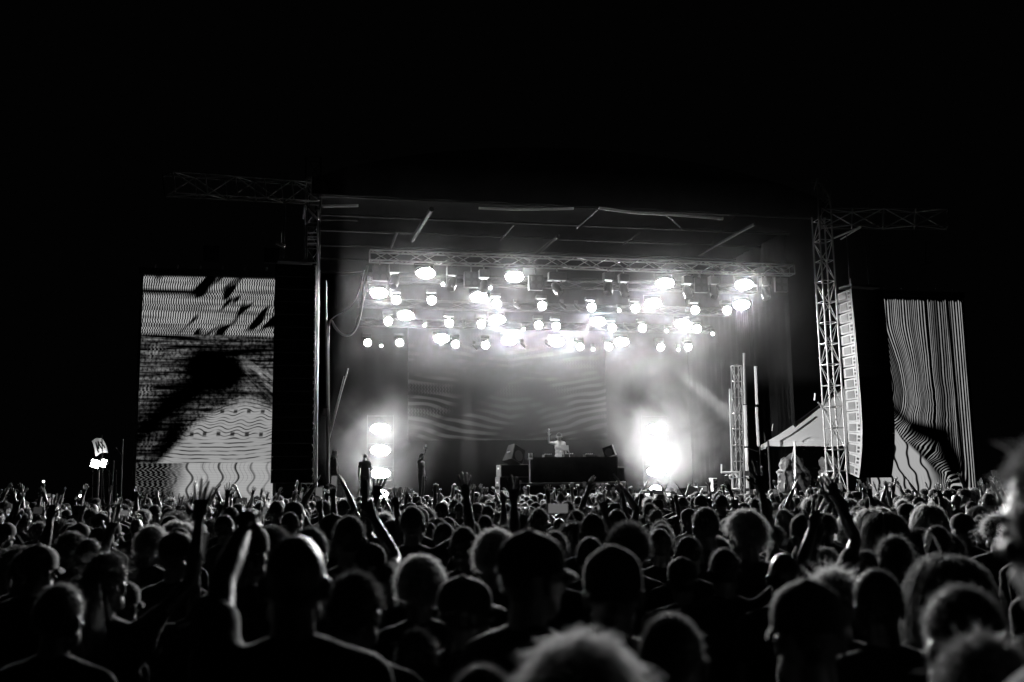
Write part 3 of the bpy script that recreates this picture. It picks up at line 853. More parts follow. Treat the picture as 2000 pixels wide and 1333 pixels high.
pc = at(1060, 900, 6.2)
ph = Vector((8.5, 4.8, 2.4))
pc.z = DECK + 2.45
vol_box('smoke', pc - ph, pc + ph, haze_mat('stage_smoke_air_low', 0.0045, 0.4, (0.35, 0.25, 0.6, tuple(ph * 1.15))))

pc = at(1375, 735, 6.2)
ph = Vector((3.6, 3.2, 3.0))
vol_box('smoke', pc - ph, pc + ph, haze_mat('stage_smoke_air_rising', 0.035, 0.5, (0.6, 0.38, 0.66, tuple(ph))))
# ------------------------------------------------------------------ people: materials
def people_mat(name, lo, hi, kind):
    """base colour differs from person to person (Object Info random)"""
    m = bpy.data.materials.new(name)
    m.use_nodes = True
    nt = m.node_tree
    b = nt.nodes['Principled BSDF']
    oi = nt.nodes.new('ShaderNodeObjectInfo')
    mr = nt.nodes.new('ShaderNodeMapRange')
    mr.inputs['To Min'].default_value, mr.inputs['To Max'].default_value = lo, hi
    nt.links.new(oi.outputs['Random'], mr.inputs['Value'])
    col = mr.outputs['Result']
    if kind == 'hair':
        nt.nodes.remove(b)
        df, tl, gl = nt.nodes.new('ShaderNodeBsdfDiffuse'), nt.nodes.new('ShaderNodeBsdfTranslucent'), nt.nodes.new('ShaderNodeBsdfGlossy')
        gl.inputs['Roughness'].default_value = 0.45
        gl.inputs['Color'].default_value = (0.6, 0.6, 0.6, 1)
        dk = nt.nodes.new('ShaderNodeMath'); dk.operation = 'MULTIPLY'; dk.inputs[1].default_value = 0.35
        nt.links.new(col, dk.inputs[0]); nt.links.new(dk.outputs[0], df.inputs['Color']); nt.links.new(col, tl.inputs['Color'])
        m1, m2 = nt.nodes.new('ShaderNodeMixShader'), nt.nodes.new('ShaderNodeMixShader')
        m1.inputs[0].default_value, m2.inputs[0].default_value = (0.7 if lo > 0.4 else 0.5), 0.22
        nt.links.new(df.outputs[0], m1.inputs[1]); nt.links.new(tl.outputs[0], m1.inputs[2])
        nt.links.new(m1.outputs[0], m2.inputs[1]); nt.links.new(gl.outputs[0], m2.inputs[2])
        nt.links.new(m2.outputs[0], nt.nodes['Material Output'].inputs['Surface'])
        return m
    nt.links.new(col, b.inputs['Base Color'])
    if kind == 'skin':
        b.inputs['Roughness'].default_value = 0.42
        b.inputs['Specular IOR Level'].default_value = 0.6
    elif kind == 'plain':
        b.inputs['Roughness'].default_value = 0.6
        b.inputs['Specular IOR Level'].default_value = 0.35
    else:
        b.inputs['Roughness'].default_value = 0.9
        b.inputs['Sheen Weight'].default_value = 0.2
        b.inputs['Sheen Roughness'].default_value = 0.5
        tc = nt.nodes.new('ShaderNodeTexCoord')
        nz = nt.nodes.new('ShaderNodeTexNoise')
        nz.inputs['Scale'].default_value = 9
        nz.inputs['Detail'].default_value = 3
        nt.links.new(tc.outputs['Object'], nz.inputs['Vector'])
        bp = nt.nodes.new('ShaderNodeBump')
        bp.inputs['Strength'].default_value = 0.5
        bp.inputs['Distance'].default_value = 0.02
        nt.links.new(nz.outputs['Fac'], bp.inputs['Height'])
        nt.links.new(bp.outputs['Normal'], b.inputs['Normal'])
    return m
M['skin'] = people_mat('human_skin', 0.08, 0.42, 'skin')
M['shirt'] = people_mat('shirt_cloth', 0.015, 0.12, 'cloth')
M['trousers'] = people_mat('trouser_cloth', 0.02, 0.08, 'cloth')
M['cap'] = people_mat('cap_cloth', 0.03, 0.25, 'cloth')
M['hair'] = people_mat('hair_strands', 0.06, 0.38, 'hair')
M['hair_fair'] = people_mat('fair_hair_strands', 0.6, 0.85, 'hair')
M['scalp'] = people_mat('hair_base', 0.012, 0.04, 'plain')

# ------------------------------------------------------------------ people: building blocks
def rot_z(v, a): return Vector((v.x * math.cos(a) - v.y * math.sin(a), v.x * math.sin(a) + v.y * math.cos(a), v.z))
class Blob:
    """tapered limbs and ellipsoids that are fused into one continuous skin (voxel remesh + smoothing)"""
    def __init__(s): s.bm = bmesh.new()
    def ball(s, c, r, q=None, seg=14):
        ret = bmesh.ops.create_uvsphere(s.bm, u_segments=seg, v_segments=seg // 2 + 2, radius=1)
        r = (r, r, r) if isinstance(r, (int, float)) else r
        for v in ret['verts']:
            co = Vector((v.co.x * r[0], v.co.y * r[1], v.co.z * r[2]))
            v.co = (q @ co if q else co) + Vector(c)
        return s
    def limb(s, p, q, r0, r1, seg=10):
        p, q = Vector(p), Vector(q)
        s.ball(p, r0, seg=seg); s.ball(q, r1, seg=seg)
        ret = bmesh.ops.create_cone(s.bm, cap_ends=True, segments=seg, radius1=r0, radius2=r1, depth=(q - p).length)
        rt = (q - p).to_track_quat('Z', 'Y')
        for v in ret['verts']: v.co = rt @ v.co + (p + q) / 2
        return s
    def fuse(s, voxel, smooth=4, ratio=1.0):
        me = bpy.data.meshes.new('tmp')
        s.bm.to_mesh(me); s.bm.free()
        o = bpy.data.objects.new('tmp', me)
        COL.objects.link(o)
        r = o.modifiers.new('r', 'REMESH'); r.mode = 'VOXEL'; r.voxel_size = voxel
        if smooth:
            k = o.modifiers.new('s', 'SMOOTH'); k.iterations = smooth; k.factor = 0.5
        if ratio < 1:
            d = o.modifiers.new('d', 'DECIMATE'); d.ratio = ratio
        dg = bpy.context.evaluated_depsgraph_get()
        out = bpy.data.meshes.new_from_object(o.evaluated_get(dg))
        bpy.data.objects.remove(o); bpy.data.meshes.remove(me)
        return out
def to_np(me):
    v = np.empty(len(me.vertices) * 3, np.float32)
    me.vertices.foreach_get('co', v)
    me.calc_loop_triangles()
    t = np.empty(len(me.loop_triangles) * 3, np.int32)
    me.loop_triangles.foreach_get('vertices', t)
    return v.reshape(-1, 3), t.reshape(-1, 3)
def np_mesh(name, v, f, m, smooth=True):
    me = bpy.data.meshes.new(name)
    n, k = len(v), f.shape[1]
    me.vertices.add(n); me.vertices.foreach_set('co', np.ascontiguousarray(v, np.float32).ravel())
    me.loops.add(len(f) * k); me.loops.foreach_set('vertex_index', np.ascontiguousarray(f, np.int32).ravel())
    me.polygons.add(len(f))
    me.polygons.foreach_set('loop_start', np.arange(0, len(f) * k, k, dtype=np.int32))
    if smooth: me.polygons.foreach_set('use_smooth', np.ones(len(f), bool))
    me.materials.append(m)
    me.update(calc_edges=True)
    return me
def join_np(parts):
    V, F, o = [], [], 0
    for v, f in parts:
        V.append(v); F.append(f + o); o += len(v)
    return np.concatenate(V), np.concatenate(F)

H = Vector((0, 0.012, 1.632))                      # centre of the skull of a 1.75 m figure
HR = (0.078, 0.098, 0.118)
def head_blob(turn=0.0, tilt=0.0):
    b = Blob()
    b.ball((0, 0, 0.012), (0.076, 0.094, 0.104), seg=20)        # cranium
    b.ball((0, -0.018, 0.02), (0.074, 0.082, 0.09), seg=16)
    b.ball((0, 0.035, -0.055), (0.056, 0.058, 0.066), seg=16)   # face
    b.ball((0, 0.055, -0.095), (0.034, 0.034, 0.028))           # chin
    for s in (-1, 1):
        b.ball((s * 0.045, 0.02, -0.075), (0.022, 0.04, 0.035))   # jaw corner
        b.ball((s * 0.034, 0.078, -0.03), (0.02, 0.014, 0.014))   # cheekbone
        b.ball((s * 0.081, -0.012, -0.018), (0.008, 0.019, 0.032), Quaternion((0, 0, 1), s * 0.35))  # ear
        b.ball((s * 0.084, -0.02, -0.002), (0.009, 0.014, 0.014))
        b.ball((s * 0.030, 0.088, 0.012), (0.018, 0.010, 0.008))  # brow
    b.limb((0, 0.094, 0.0), (0, 0.112, -0.035), 0.009, 0.014)     # nose
    b.ball((0, 0.09, -0.066), (0.022, 0.012, 0.006)).ball((0, 0.088, -0.076), (0.018, 0.011, 0.006))  # lips
    b.limb((0, -0.02, -0.06), (0, -0.035, -0.17), 0.052, 0.058)   # neck
    me = b.fuse(0.0065, 3)
    v, f = to_np(me)
    bpy.data.meshes.remove(me)
    eyes = Blob()
    return v, f
HEADV, HEADF = head_blob()
_eb = bmesh.new()
for s in (-1, 1):
    ret = bmesh.ops.create_uvsphere(_eb, u_segments=8, v_segments=6, radius=0.011)
    for v in ret['verts']: v.co += Vector((s * 0.030, 0.083, -0.008))
_em = bm_mesh('eyes', _eb)
EYEV, EYEF = to_np(_em)
def finger(p, d, n, L, r, curl):
    """one finger: three tapered phalanges, bent by curl towards n (the palm side)"""
    segs, out_v, out_f = 6, [], []
    d, n = d.normalized(), n.normalized()
    pts, rad = [p - d * L * 0.25], [r]
    q, dd = p.copy(), d.copy()
    for k, fr in enumerate((0.42, 0.32, 0.26)):
        pts.append(q.copy()); rad.append(r * (1 - 0.1 * k))
        ang = curl * (0.5 if k == 0 else 1.0)
        ax = dd.cross(n)
        if ax.length > 1e-6: dd = Quaternion(ax.normalized(), ang) @ dd
        q = q + dd * L * fr
    pts.append(q); rad.append(r * 0.72)
    pts.append(q + dd * r * 0.7); rad.append(r * 0.25)
    for i, (c, rr) in enumerate(zip(pts, rad)):
        t = (pts[min(i + 1, len(pts) - 1)] - pts[max(i - 1, 0)]).normalized()
        rq = t.to_track_quat('Z', 'Y')
        for k in range(segs):
            a = 2 * PI * k / segs
            out_v.append(c + rq @ Vector((rr * math.cos(a), rr * math.sin(a), 0)))
    for i in range(len(pts) - 1):
        for k in range(segs):
            a, b_, c_, d_ = i * segs + k, i * segs + (k + 1) % segs, (i + 1) * segs + (k + 1) % segs, (i + 1) * segs + k
            out_f += [(a, b_, c_), (a, c_, d_)]
    e = (len(pts) - 1) * segs
    out_f += [(e, e + k, e + k + 1) for k in range(1, segs - 1)]
    return np.array([tuple(v) for v in out_v], np.float32), np.array(out_f, np.int32)
HANDS = {'open': ((0.10, 0.06, 0.08, 0.14), 0.22, 0.1), 'spread': ((0.12, 0.08, 0.14, 0.2), 0.27, 0.15), 'relaxed': ((0.45, 0.5, 0.55, 0.6), 0.12, 0.4),
         'fist': ((1.5, 1.55, 1.55, 1.5), 0.05, 0.9), 'point': ((0.03, 1.5, 1.55, 1.5), 0.05, 0.9), 'peace': ((0.03, 0.03, 1.5, 1.5), 0.22, 0.9),
         'horns': ((0.03, 1.5, 1.5, 0.05), 0.15, 0.8), 'grip': ((0.7, 0.75, 0.8, 0.8), 0.08, 0.5)}
def hand(blob, wrist, d, n, side, kind):
    """palm goes into the fused skin; returns the five finger meshes. d: along the hand, n: palm normal, side: thumb direction"""
    d, n, side = d.normalized(), n.normalized(), side.normalized()
    curls, spread, tc = HANDS[kind]
    rq = Matrix((side, n, d)).transposed().to_quaternion()
    blob.ball(wrist + d * 0.045, (0.040, 0.017, 0.052), rq)
    blob.ball(wrist + d * 0.075, (0.041, 0.015, 0.030), rq)
    blob.ball(wrist + d * 0.032 + side * 0.022 + n * 0.008, (0.020, 0.017, 0.032), rq)
    out = []
    for k, (off, L) in enumerate(((0.029, 0.078), (0.0095, 0.086), (-0.0095, 0.08), (-0.028, 0.062))):
        base = wrist + d * (0.098 - 0.006 * abs(k - 1)) + side * off
        dr = (d + side * spread * off / 0.029).normalized()
        out.append(finger(base, dr, n, L, 0.0088 - 0.0006 * (k == 3), curls[k]))
    td = (d * 0.62 + side * (0.85 - 0.5 * tc) + n * 0.5 * tc).normalized()
    out.append(finger(wrist + d * 0.038 + side * 0.034, td, n - side * 0.7, 0.068, 0.0105, 0.15 + 0.5 * tc))
    return out
ARMS = {  # upper arm direction, forearm direction for the right arm (x is outwards), hand kind
    'down': (Vector((0.16, 0.02, -1)), Vector((0.05, 0.22, -1)), 'relaxed'),
    'fold': (Vector((0.22, 0.12, -1)), Vector((-0.75, 0.85, 0.12)), 'relaxed'),
    'up': (Vector((0.42, 0.60, 0.62)), Vector((0.02, 0.25, 1)), 'open'),
    'up_close': (Vector((0.50, 0.60, 0.35)), Vector((-0.15, 0.30, 1)), 'open'),
    'up_spread': (Vector((0.62, 0.45, 0.45)), Vector((0.02, 0.20, 1)), 'spread'),
    'up_in': (Vector((0.36, 0.50, 0.40)), Vector((-0.30, 0.20, 0.95)), 'relaxed'),
    'fist': (Vector((0.35, 0.55, 0.6)), Vector((0.0, 0.1, 1)), 'fist'),
    'point': (Vector((0.45, 0.5, 0.7)), Vector((0.12, 0.45, 0.9)), 'point'),
    'peace': (Vector((0.40, 0.6, 0.5)), Vector((0.02, 0.15, 1)), 'peace'),
    'horns': (Vector((0.55, 0.5, 0.4)), Vector((0.12, 0.1, 1)), 'horns'),
    'lean': (Vector((0.75, 0.25, 0.65)), Vector((0.35, 0.2, 0.95)), 'open'),
    'half': (Vector((0.65, 0.45, 0.05)), Vector((0.1, 0.35, 1)), 'open'),
    'phone': (Vector((0.38, 0.75, 0.30)), Vector((-0.18, 0.35, 1)), 'grip'),
    'clap': (Vector((0.45, 0.45, 0.75)), Vector((-0.45, 0.1, 0.9)), 'open'),
}
def build_body(larm, rarm, female=False, wide=1.0, head_turn=0.0, voxel=0.014, ratio=0.6, hands=True, twist=0.0, shirt_kind='tee'):
    """returns (body mesh, shirt mesh, trousers mesh, hand positions) of a standing 1.75 m figure that faces +y"""
    b, sh, tr = Blob(), Blob(), Blob()
    W = wide * (0.92 if female else 1.0)
    # torso
    def torso(B, e):
        B.ball((0, 0.0, 0.95), (0.165 * W + e, 0.115 + e, 0.11 + e))
        B.ball((0, 0.005, 1.08), ((0.135 if female else 0.15) * W + e, 0.105 + e, 0.14 + e))
        B.ball((0, 0.0, 1.25), (0.165 * W + e, 0.12 + e, 0.16 + e))
        B.ball((0, -0.02, 1.36), (0.175 * W + e, 0.10 + e, 0.09 + e))
        for s in (-1, 1): B.limb((s * 0.05, -0.025, 1.445), (s * 0.165 * W, -0.02, 1.395), 0.052 + e, 0.062 + e)
        if female:
            for s in (-1, 1): B.ball((s * 0.075, 0.09, 1.26), 0.07 + e)
    torso(b, 0)
    b.limb((0, -0.03, 1.42), (0, -0.018, 1.53), 0.058, 0.052)
    torso(sh, 0.014)
    sh.ball((0, 0, 0.93), (0.185 * W, 0.135, 0.10))
    # legs
    for s in (-1, 1):
        hip, kn, an = Vector((s * 0.09, 0, 0.9)), Vector((s * 0.10, 0.02, 0.5)), Vector((s * 0.11, -0.02, 0.09))
        b.limb(hip, kn, 0.085, 0.055).limb(kn, an, 0.055, 0.038)
        b.limb(an + Vector((0, 0, -0.05)), an + Vector((0, 0.17, -0.055)), 0.036, 0.03)
        tr.limb(hip, kn, 0.097, 0.075).limb(kn, an, 0.075, 0.062)
    tr.ball((0, 0, 0.93), (0.175 * W, 0.125, 0.10))
    fingers, hpos = [], {}
    for s, kind in ((-1, larm), (1, rarm)):
        ua, fa, hk = ARMS[kind]
        ua, fa = Vector((ua.x * s, ua.y, ua.z)).normalized(), Vector((fa.x * s, fa.y, fa.z)).normalized()
        raised = ua.z > 0.2
        shd = Vector((s * 0.185 * W, -0.02, 1.40 + (0.045 if raised else 0)))
        el = shd + ua * 0.285
        wr = el + fa * 0.255
        thin = 0.85 if female else 1.0
        b.limb(shd, el, 0.050 * thin, 0.037 * thin).limb(el, el.lerp(wr, 0.35), 0.037 * thin, 0.039 * thin).limb(el.lerp(wr, 0.35), wr, 0.039 * thin, 0.026 * thin)
        if raised:
            b.ball(shd.lerp(el, 0.1), 0.056 * thin)
        ln = 0.97 if shirt_kind == 'hoodie' else (0.5 if not female else 0.32)
        sh.limb(shd, shd.lerp(el, ln), 0.062, 0.056 * thin)
        if shirt_kind == 'hoodie':
            sh.limb(el, wr, 0.054, 0.044)
        if not hands:
            b.limb(wr, wr + fa * 0.15, 0.03, 0.024)
            hpos[s] = (wr, fa, Vector((0, 1, 0)))
            continue
        # the palm faces the stage when raised, the thigh when lowered
        nrm = Vector((0.1 * s, 1, 0)) if raised or kind in ('half', 'phone') else Vector((-s, 0.2, 0))
        if kind in ('fold',): nrm = Vector((0, -1, 0.2))
        if kind == 'clap': nrm = Vector((-s, 0.3, 0))
        if kind == 'phone': nrm = Vector((-s * 0.3, -1, 0))
        nrm = (nrm - fa * nrm.dot(fa)).normalized()
        side = fa.cross(nrm) * (1 if s > 0 else -1)
        # thumbs point inwards on raised hands with palms forward
        want = Vector((-s, 0, 0)) if raised or kind in ('half',) else Vector((0, 1, 0))
        if side.dot(want) < 0: side = -side
        if kind == 'phone': side = Vector((-s, 0, 0)) - fa * Vector((-s, 0, 0)).dot(fa); side.normalize()
        fingers += hand(b, wr, fa, nrm, side, hk)
        hpos[s] = (wr + fa * 0.11, fa, nrm)
    me = b.fuse(voxel, 3, ratio)
    bv, bf = to_np(me); bpy.data.meshes.remove(me)
    # head
    hv = HEADV.copy()
    c, s_ = math.cos(head_turn), math.sin(head_turn)
    hv = np.stack([hv[:, 0] * c - hv[:, 1] * s_, hv[:, 0] * s_ + hv[:, 1] * c, hv[:, 2]], 1) + np.array(H, np.float32)
    ev = np.stack([EYEV[:, 0] * c - EYEV[:, 1] * s_, EYEV[:, 0] * s_ + EYEV[:, 1] * c, EYEV[:, 2]], 1) + np.array(H, np.float32)
    V, F = join_np([(bv, bf), (hv, HEADF), (ev, EYEF)] + fingers)
    body = np_mesh('person', V, F, M['skin'])
    out = [body]
    for nm, B, mm in (('shirt', sh, M['shirt']), ('trousers', tr, M['trousers'])):
        if shirt_kind == 'hoodie' and nm == 'shirt':
            B.ball((0, -0.07, 1.47), (0.12, 0.07, 0.06))            # hood lying on the back
        if nm == 'shirt': B.limb((0, -0.028, 1.43), (0, -0.024, 1.475), 0.07, 0.062)
        me = B.fuse(0.018, 4, 0.6)
        v, f = to_np(me); bpy.data.meshes.remove(me)
        k = np.sin(v[:, 2] * 38 + v[:, 0] * 21) * np.sin(v[:, 0] * 33 - v[:, 2] * 9 + v[:, 1] * 17) * 0.004     # creases
        nn = v - np.array([0, 0, 1.2], np.float32); nn[:, 2] *= 0.2
        v = v + nn / (np.linalg.norm(nn, axis=1, keepdims=True) + 1e-6) * k[:, None]
        out.append(np_mesh(nm, v, f, mm))
    return out + [hpos]

# ------------------------------------------------------------------ hair, caps
def scalp_points(n, low=-0.45, r=rng):
    """directions over the hairy part of the skull; the hairline runs above the brow, over the ears, to the nape"""
    out = []
    while len(out) < n:
        d = r.normal(size=(n * 3, 3)); d /= np.linalg.norm(d, axis=1, keepdims=True)
        t = low + (d[:, 1] + 1) * (0.48 - low) / 2
        out += list(d[d[:, 2] > t])
    return np.array(out[:n])
SK = np.array([0.077, 0.096, 0.108]); SC = np.array([0, -0.004, 0.012])
def strands(root, path_fn, k, w, rnd=rng, taper=0.2):
    """flat tapered ribbons from (n,3) roots; path_fn(i/k) -> (n,3) points"""
    n = len(root)
    P = np.stack([path_fn(i / k) for i in range(k + 1)], 1)          # n, k+1, 3
    T = np.gradient(P, axis=1)
    T /= np.linalg.norm(T, axis=2, keepdims=True) + 1e-9
    side = np.cross(T, rnd.normal(size=(n, 1, 3)))
    side /= np.linalg.norm(side, axis=2, keepdims=True) + 1e-9
    ww = (w * (1 - (1 - taper) * np.linspace(0, 1, k + 1)))[None, :, None]
    A, B = P - side * ww / 2, P + side * ww / 2
    V = np.stack([A, B], 2).reshape(-1, 3)
    base = (np.arange(n) * (k + 1) * 2)[:, None]
    i = np.arange(k)[None, :] * 2
    q = base + i
    F = np.stack([q, q + 1, q + 3, q + 2], 2).reshape(-1, 4)
    return V, F
def shell(scale, low=-0.45, off=(0, 0, 0), res=3, wob=0.0):
    bm = bmesh.new()
    bmesh.ops.create_icosphere(bm, subdivisions=res, radius=1)
    dele = [v for v in bm.verts if v.co.z < (low - 0.06) + (v.co.y + 1) * (0.48 - low) / 2]
    bmesh.ops.delete(bm, geom=dele, context='VERTS')
    for v in bm.verts:
        k = 1 + wob * math.sin(v.co.x * 9 + v.co.z * 7) * math.sin(v.co.y * 8 + v.co.x * 3)
        v.co = Vector((v.co.x * SK[0] * scale[0] * k + SC[0] + off[0], v.co.y * SK[1] * scale[1] * k + SC[1] + off[1], v.co.z * SK[2] * scale[2] * k + SC[2] + off[2]))
    me = bm_mesh('s', bm)
    v, t = to_np(me)
    bpy.data.meshes.remove(me)
    return v, np.concatenate([t, t[:, 2:3]], 1)
def hair_mesh(name, shells, strs, fair=False):
    V, F, o, nsh = [], [], 0, 0
    me = bpy.data.meshes.new(name)
    for v, f in shells:
        V.append(v); F += [tuple(q[:3]) for q in (f + o)]; o += len(v)
    nsh = len(F)
    SV = [v for v in V]
    for v, f in strs:
        V.append(v); F += [tuple(q) for q in (f + o)]; o += len(v)
    V = np.concatenate(V)
    me.from_pydata(V.tolist(), [], F)
    me.materials.append(M['scalp']); me.materials.append(M['hair_fair'] if fair else M['hair'])
    idx = np.zeros(len(F), np.int32); idx[nsh:] = 1
    me.polygons.foreach_set('material_index', idx)
    me.polygons.foreach_set('use_smooth', np.ones(len(F), bool))
    me.update()
    return me
def hs_short(n=2600, L=0.028, w=0.0028, lift=0.6, fair=False, seed=1, low=-0.45, base=1.05):
    r = np.random.default_rng(seed)
    d = scalp_points(n, low, r)
    root = d * SK * base * 0.995 + SC
    comb = np.array([0.15, -0.5, -0.25]) + r.normal(size=(n, 3)) * 0.35
    dr = d * lift + comb * (1 - lift) + r.normal(size=(n, 3)) * 0.16
    dr /= np.linalg.norm(dr, axis=1, keepdims=True)
    LL = (L * (0.6 + 0.8 * r.random(n)) * np.where(r.random(n) < 0.07, 2.3, 1.0))[:, None]
    fn = lambda t: root + dr * LL * t + np.array([0, 0, -0.25]) * LL * t * t
    return hair_mesh('hair', [shell((base,) * 3, low)], [strands(root, fn, 2, w, r)], fair)
def hs_curly(n=3200, L=0.06, w=0.003, amp=0.010, fair=False, seed=2, low=-0.5, base=1.12, wob=0.06):
    r = np.random.default_rng(seed)
    d = scalp_points(n, low, r)
    root = d * SK * base + SC
    dr = d + r.normal(size=(n, 3)) * 0.35
    dr /= np.linalg.norm(dr, axis=1, keepdims=True)
    cl = 0.5 + 0.5 * np.sin(d[:, 0] * 11 + d[:, 2] * 5 + seed) * np.sin(d[:, 2] * 9 - d[:, 1] * 8 + seed * 2)
    LL = (L * (0.35 + 0.5 * r.random(n)) * (0.5 + 1.1 * cl))[:, None]
    u1 = np.cross(dr, r.normal(size=(n, 3))); u1 /= np.linalg.norm(u1, axis=1, keepdims=True)
    u2 = np.cross(dr, u1)
    ph = r.random(n)[:, None] * 6.28
    fn = lambda t: root + dr * LL * t + (u1 * np.cos(ph + t * 9) + u2 * np.sin(ph + t * 9)) * amp * t + np.array([0, 0, -0.5]) * LL * t * t
    return hair_mesh('hair', [shell((base,) * 3, low, wob=wob)], [strands(root, fn, 5, w, r)], fair)
def hs_afro(n=4200, L=0.10, w=0.0026, seed=3):
    r = np.random.default_rng(seed)
    d = scalp_points(n, -0.5, r)
    root = d * SK * 1.4 + SC + np.array([0, -0.01, 0.02])
    LL = (L * (0.35 + 0.75 * r.random(n)))[:, None]
    u1 = np.cross(d, r.normal(size=(n, 3))); u1 /= np.linalg.norm(u1, axis=1, keepdims=True)
    u2 = np.cross(d, u1)
    ph = r.random(n)[:, None] * 6.28
    fn = lambda t: root + d * LL * 0.6 * t + (u1 * np.cos(ph + t * 12) + u2 * np.sin(ph + t * 12)) * 0.010
    return hair_mesh('hair', [shell((1.42,) * 3, -0.5, (0, -0.01, 0.02), wob=0.03)], [strands(root, fn, 5, w, r)])
def hs_long(n=3000, L=0.36, w=0.0034, fair=False, seed=4, wave=0.006):
    r = np.random.default_rng(seed)
    d = scalp_points(n, -0.35, r)
    LL = (L * (0.75 + 0.4 * r.random(n)))
    K = 9
    pts = [d * SK * 1.06 + SC]
    dr = d * 0.5 + np.array([0, -0.3, 0.0]) + np.stack([np.sign(d[:, 0]) * 0.35, np.zeros(n), np.zeros(n)], 1) + r.normal(size=(n, 3)) * 0.12
    dr /= np.linalg.norm(dr, axis=1, keepdims=True)
    ph = r.random(n) * 6.28
    for i in range(K):
        dr = dr + np.array([0, -0.03, -0.62])
        dr /= np.linalg.norm(dr, axis=1, keepdims=True)
        p = pts[-1] + dr * (LL / K)[:, None]
        p = p + np.stack([np.sin(ph + i * 1.3), np.cos(ph + i * 1.1), np.zeros(n)], 1) * wave
        q = (p - SC) / (SK * 1.10)
        ln = np.linalg.norm(q, axis=1, keepdims=True)
        p = np.where(ln < 1, q / ln * SK * 1.10 + SC, p)
        # keep out of neck and shoulders
        rad = np.hypot(p[:, 0], p[:, 1] + 0.03)
        lim = np.where(p[:, 2] < -0.06, 0.075 + np.clip(-p[:, 2] - 0.16, 0, 0.2) * 0.5, 0)
        k = np.where(rad < lim, lim / np.maximum(rad, 1e-4), 1)
        p[:, 0] *= k; p[:, 1] = (p[:, 1] + 0.03) * k - 0.03
        front = (p[:, 1] > 0.03) & (p[:, 2] < 0.02)
        p[:, 0] = np.where(front & (np.abs(p[:, 0]) < 0.075), np.sign(p[:, 0]) * 0.078, p[:, 0])
        pts.append(p)
    P = np.stack(pts, 1)
    fn = lambda t: P[:, int(round(t * K))]
    return hair_mesh('hair', [shell((1.06,) * 3, -0.35)], [strands(pts[0], fn, K, w, r, 0.5)], fair)
def hs_bun(n=1800, fair=False, seed=5, fly=260, at_=(0, -0.085, 0.085), rb=0.055, tail=False):
    r = np.random.default_rng(seed)
    d = scalp_points(n, -0.45, r)
    root = d * SK * 1.05 + SC
    tgt = np.array(at_)
    def fn(t):
        p = root * (1 - t) + tgt * t
        q = (p - SC) / (SK * 1.07)
        ln = np.linalg.norm(q, axis=1, keepdims=True)
        return np.where(ln < 1, q / ln * SK * 1.07 + SC, p) + r.normal(size=(n, 3)) * 0.0015
    S = [strands(root, fn, 4, 0.004, r, 0.6)]
    if tail:
        m = 700
        st_ = tgt + r.normal(size=(m, 3)) * 0.010
        e = r.normal(size=(m, 3)) * 0.02
        LL = (0.2 + 0.12 * r.random(m))[:, None]
        S.append(strands(st_, lambda t: st_ + np.array([0, -0.35, 0]) * LL * math.sin(t * 2.2) * 0.5 + np.array([0, 0, -1.0]) * LL * t * t + e * t, 5, 0.004, r, 0.5))
        sh2 = []
    else:
        m = 900
        bd = r.normal(size=(m, 3)); bd /= np.linalg.norm(bd, axis=1, keepdims=True)
        br = tgt + bd * rb * 0.8
        tn = np.cross(bd, r.normal(size=(m, 3))); tn /= np.linalg.norm(tn, axis=1, keepdims=True)
        S.append(strands(br, lambda t: tgt + (bd * math.cos(t * 1.4) + tn * math.sin(t * 1.4)) * rb * (0.85 + 0.3 * t), 3, 0.004, r, 0.5))
    f_ = r.integers(0, n, fly)
    fr, fd = root[f_], d[f_] + r.normal(size=(fly, 3)) * 0.4
    fd /= np.linalg.norm(fd, axis=1, keepdims=True)
    S.append(strands(fr, lambda t: fr + fd * 0.06 * t + r.normal(size=(fly, 3)) * 0.004 * t + np.array([0, 0, -0.02]) * t * t, 3, 0.002, r))
    shl = [shell((1.05,) * 3, -0.45)]
    if not tail:
        bm = bmesh.new(); bmesh.ops.create_icosphere(bm, subdivisions=2, radius=rb * 0.85)
        for v in bm.verts: v.co += Vector(at_)
        me = bm_mesh('s', bm); v, t = to_np(me); bpy.data.meshes.remove(me)
        shl.append((v, np.concatenate([t, t[:, 2:3]], 1)))
    return hair_mesh('hair', shl, S, fair)
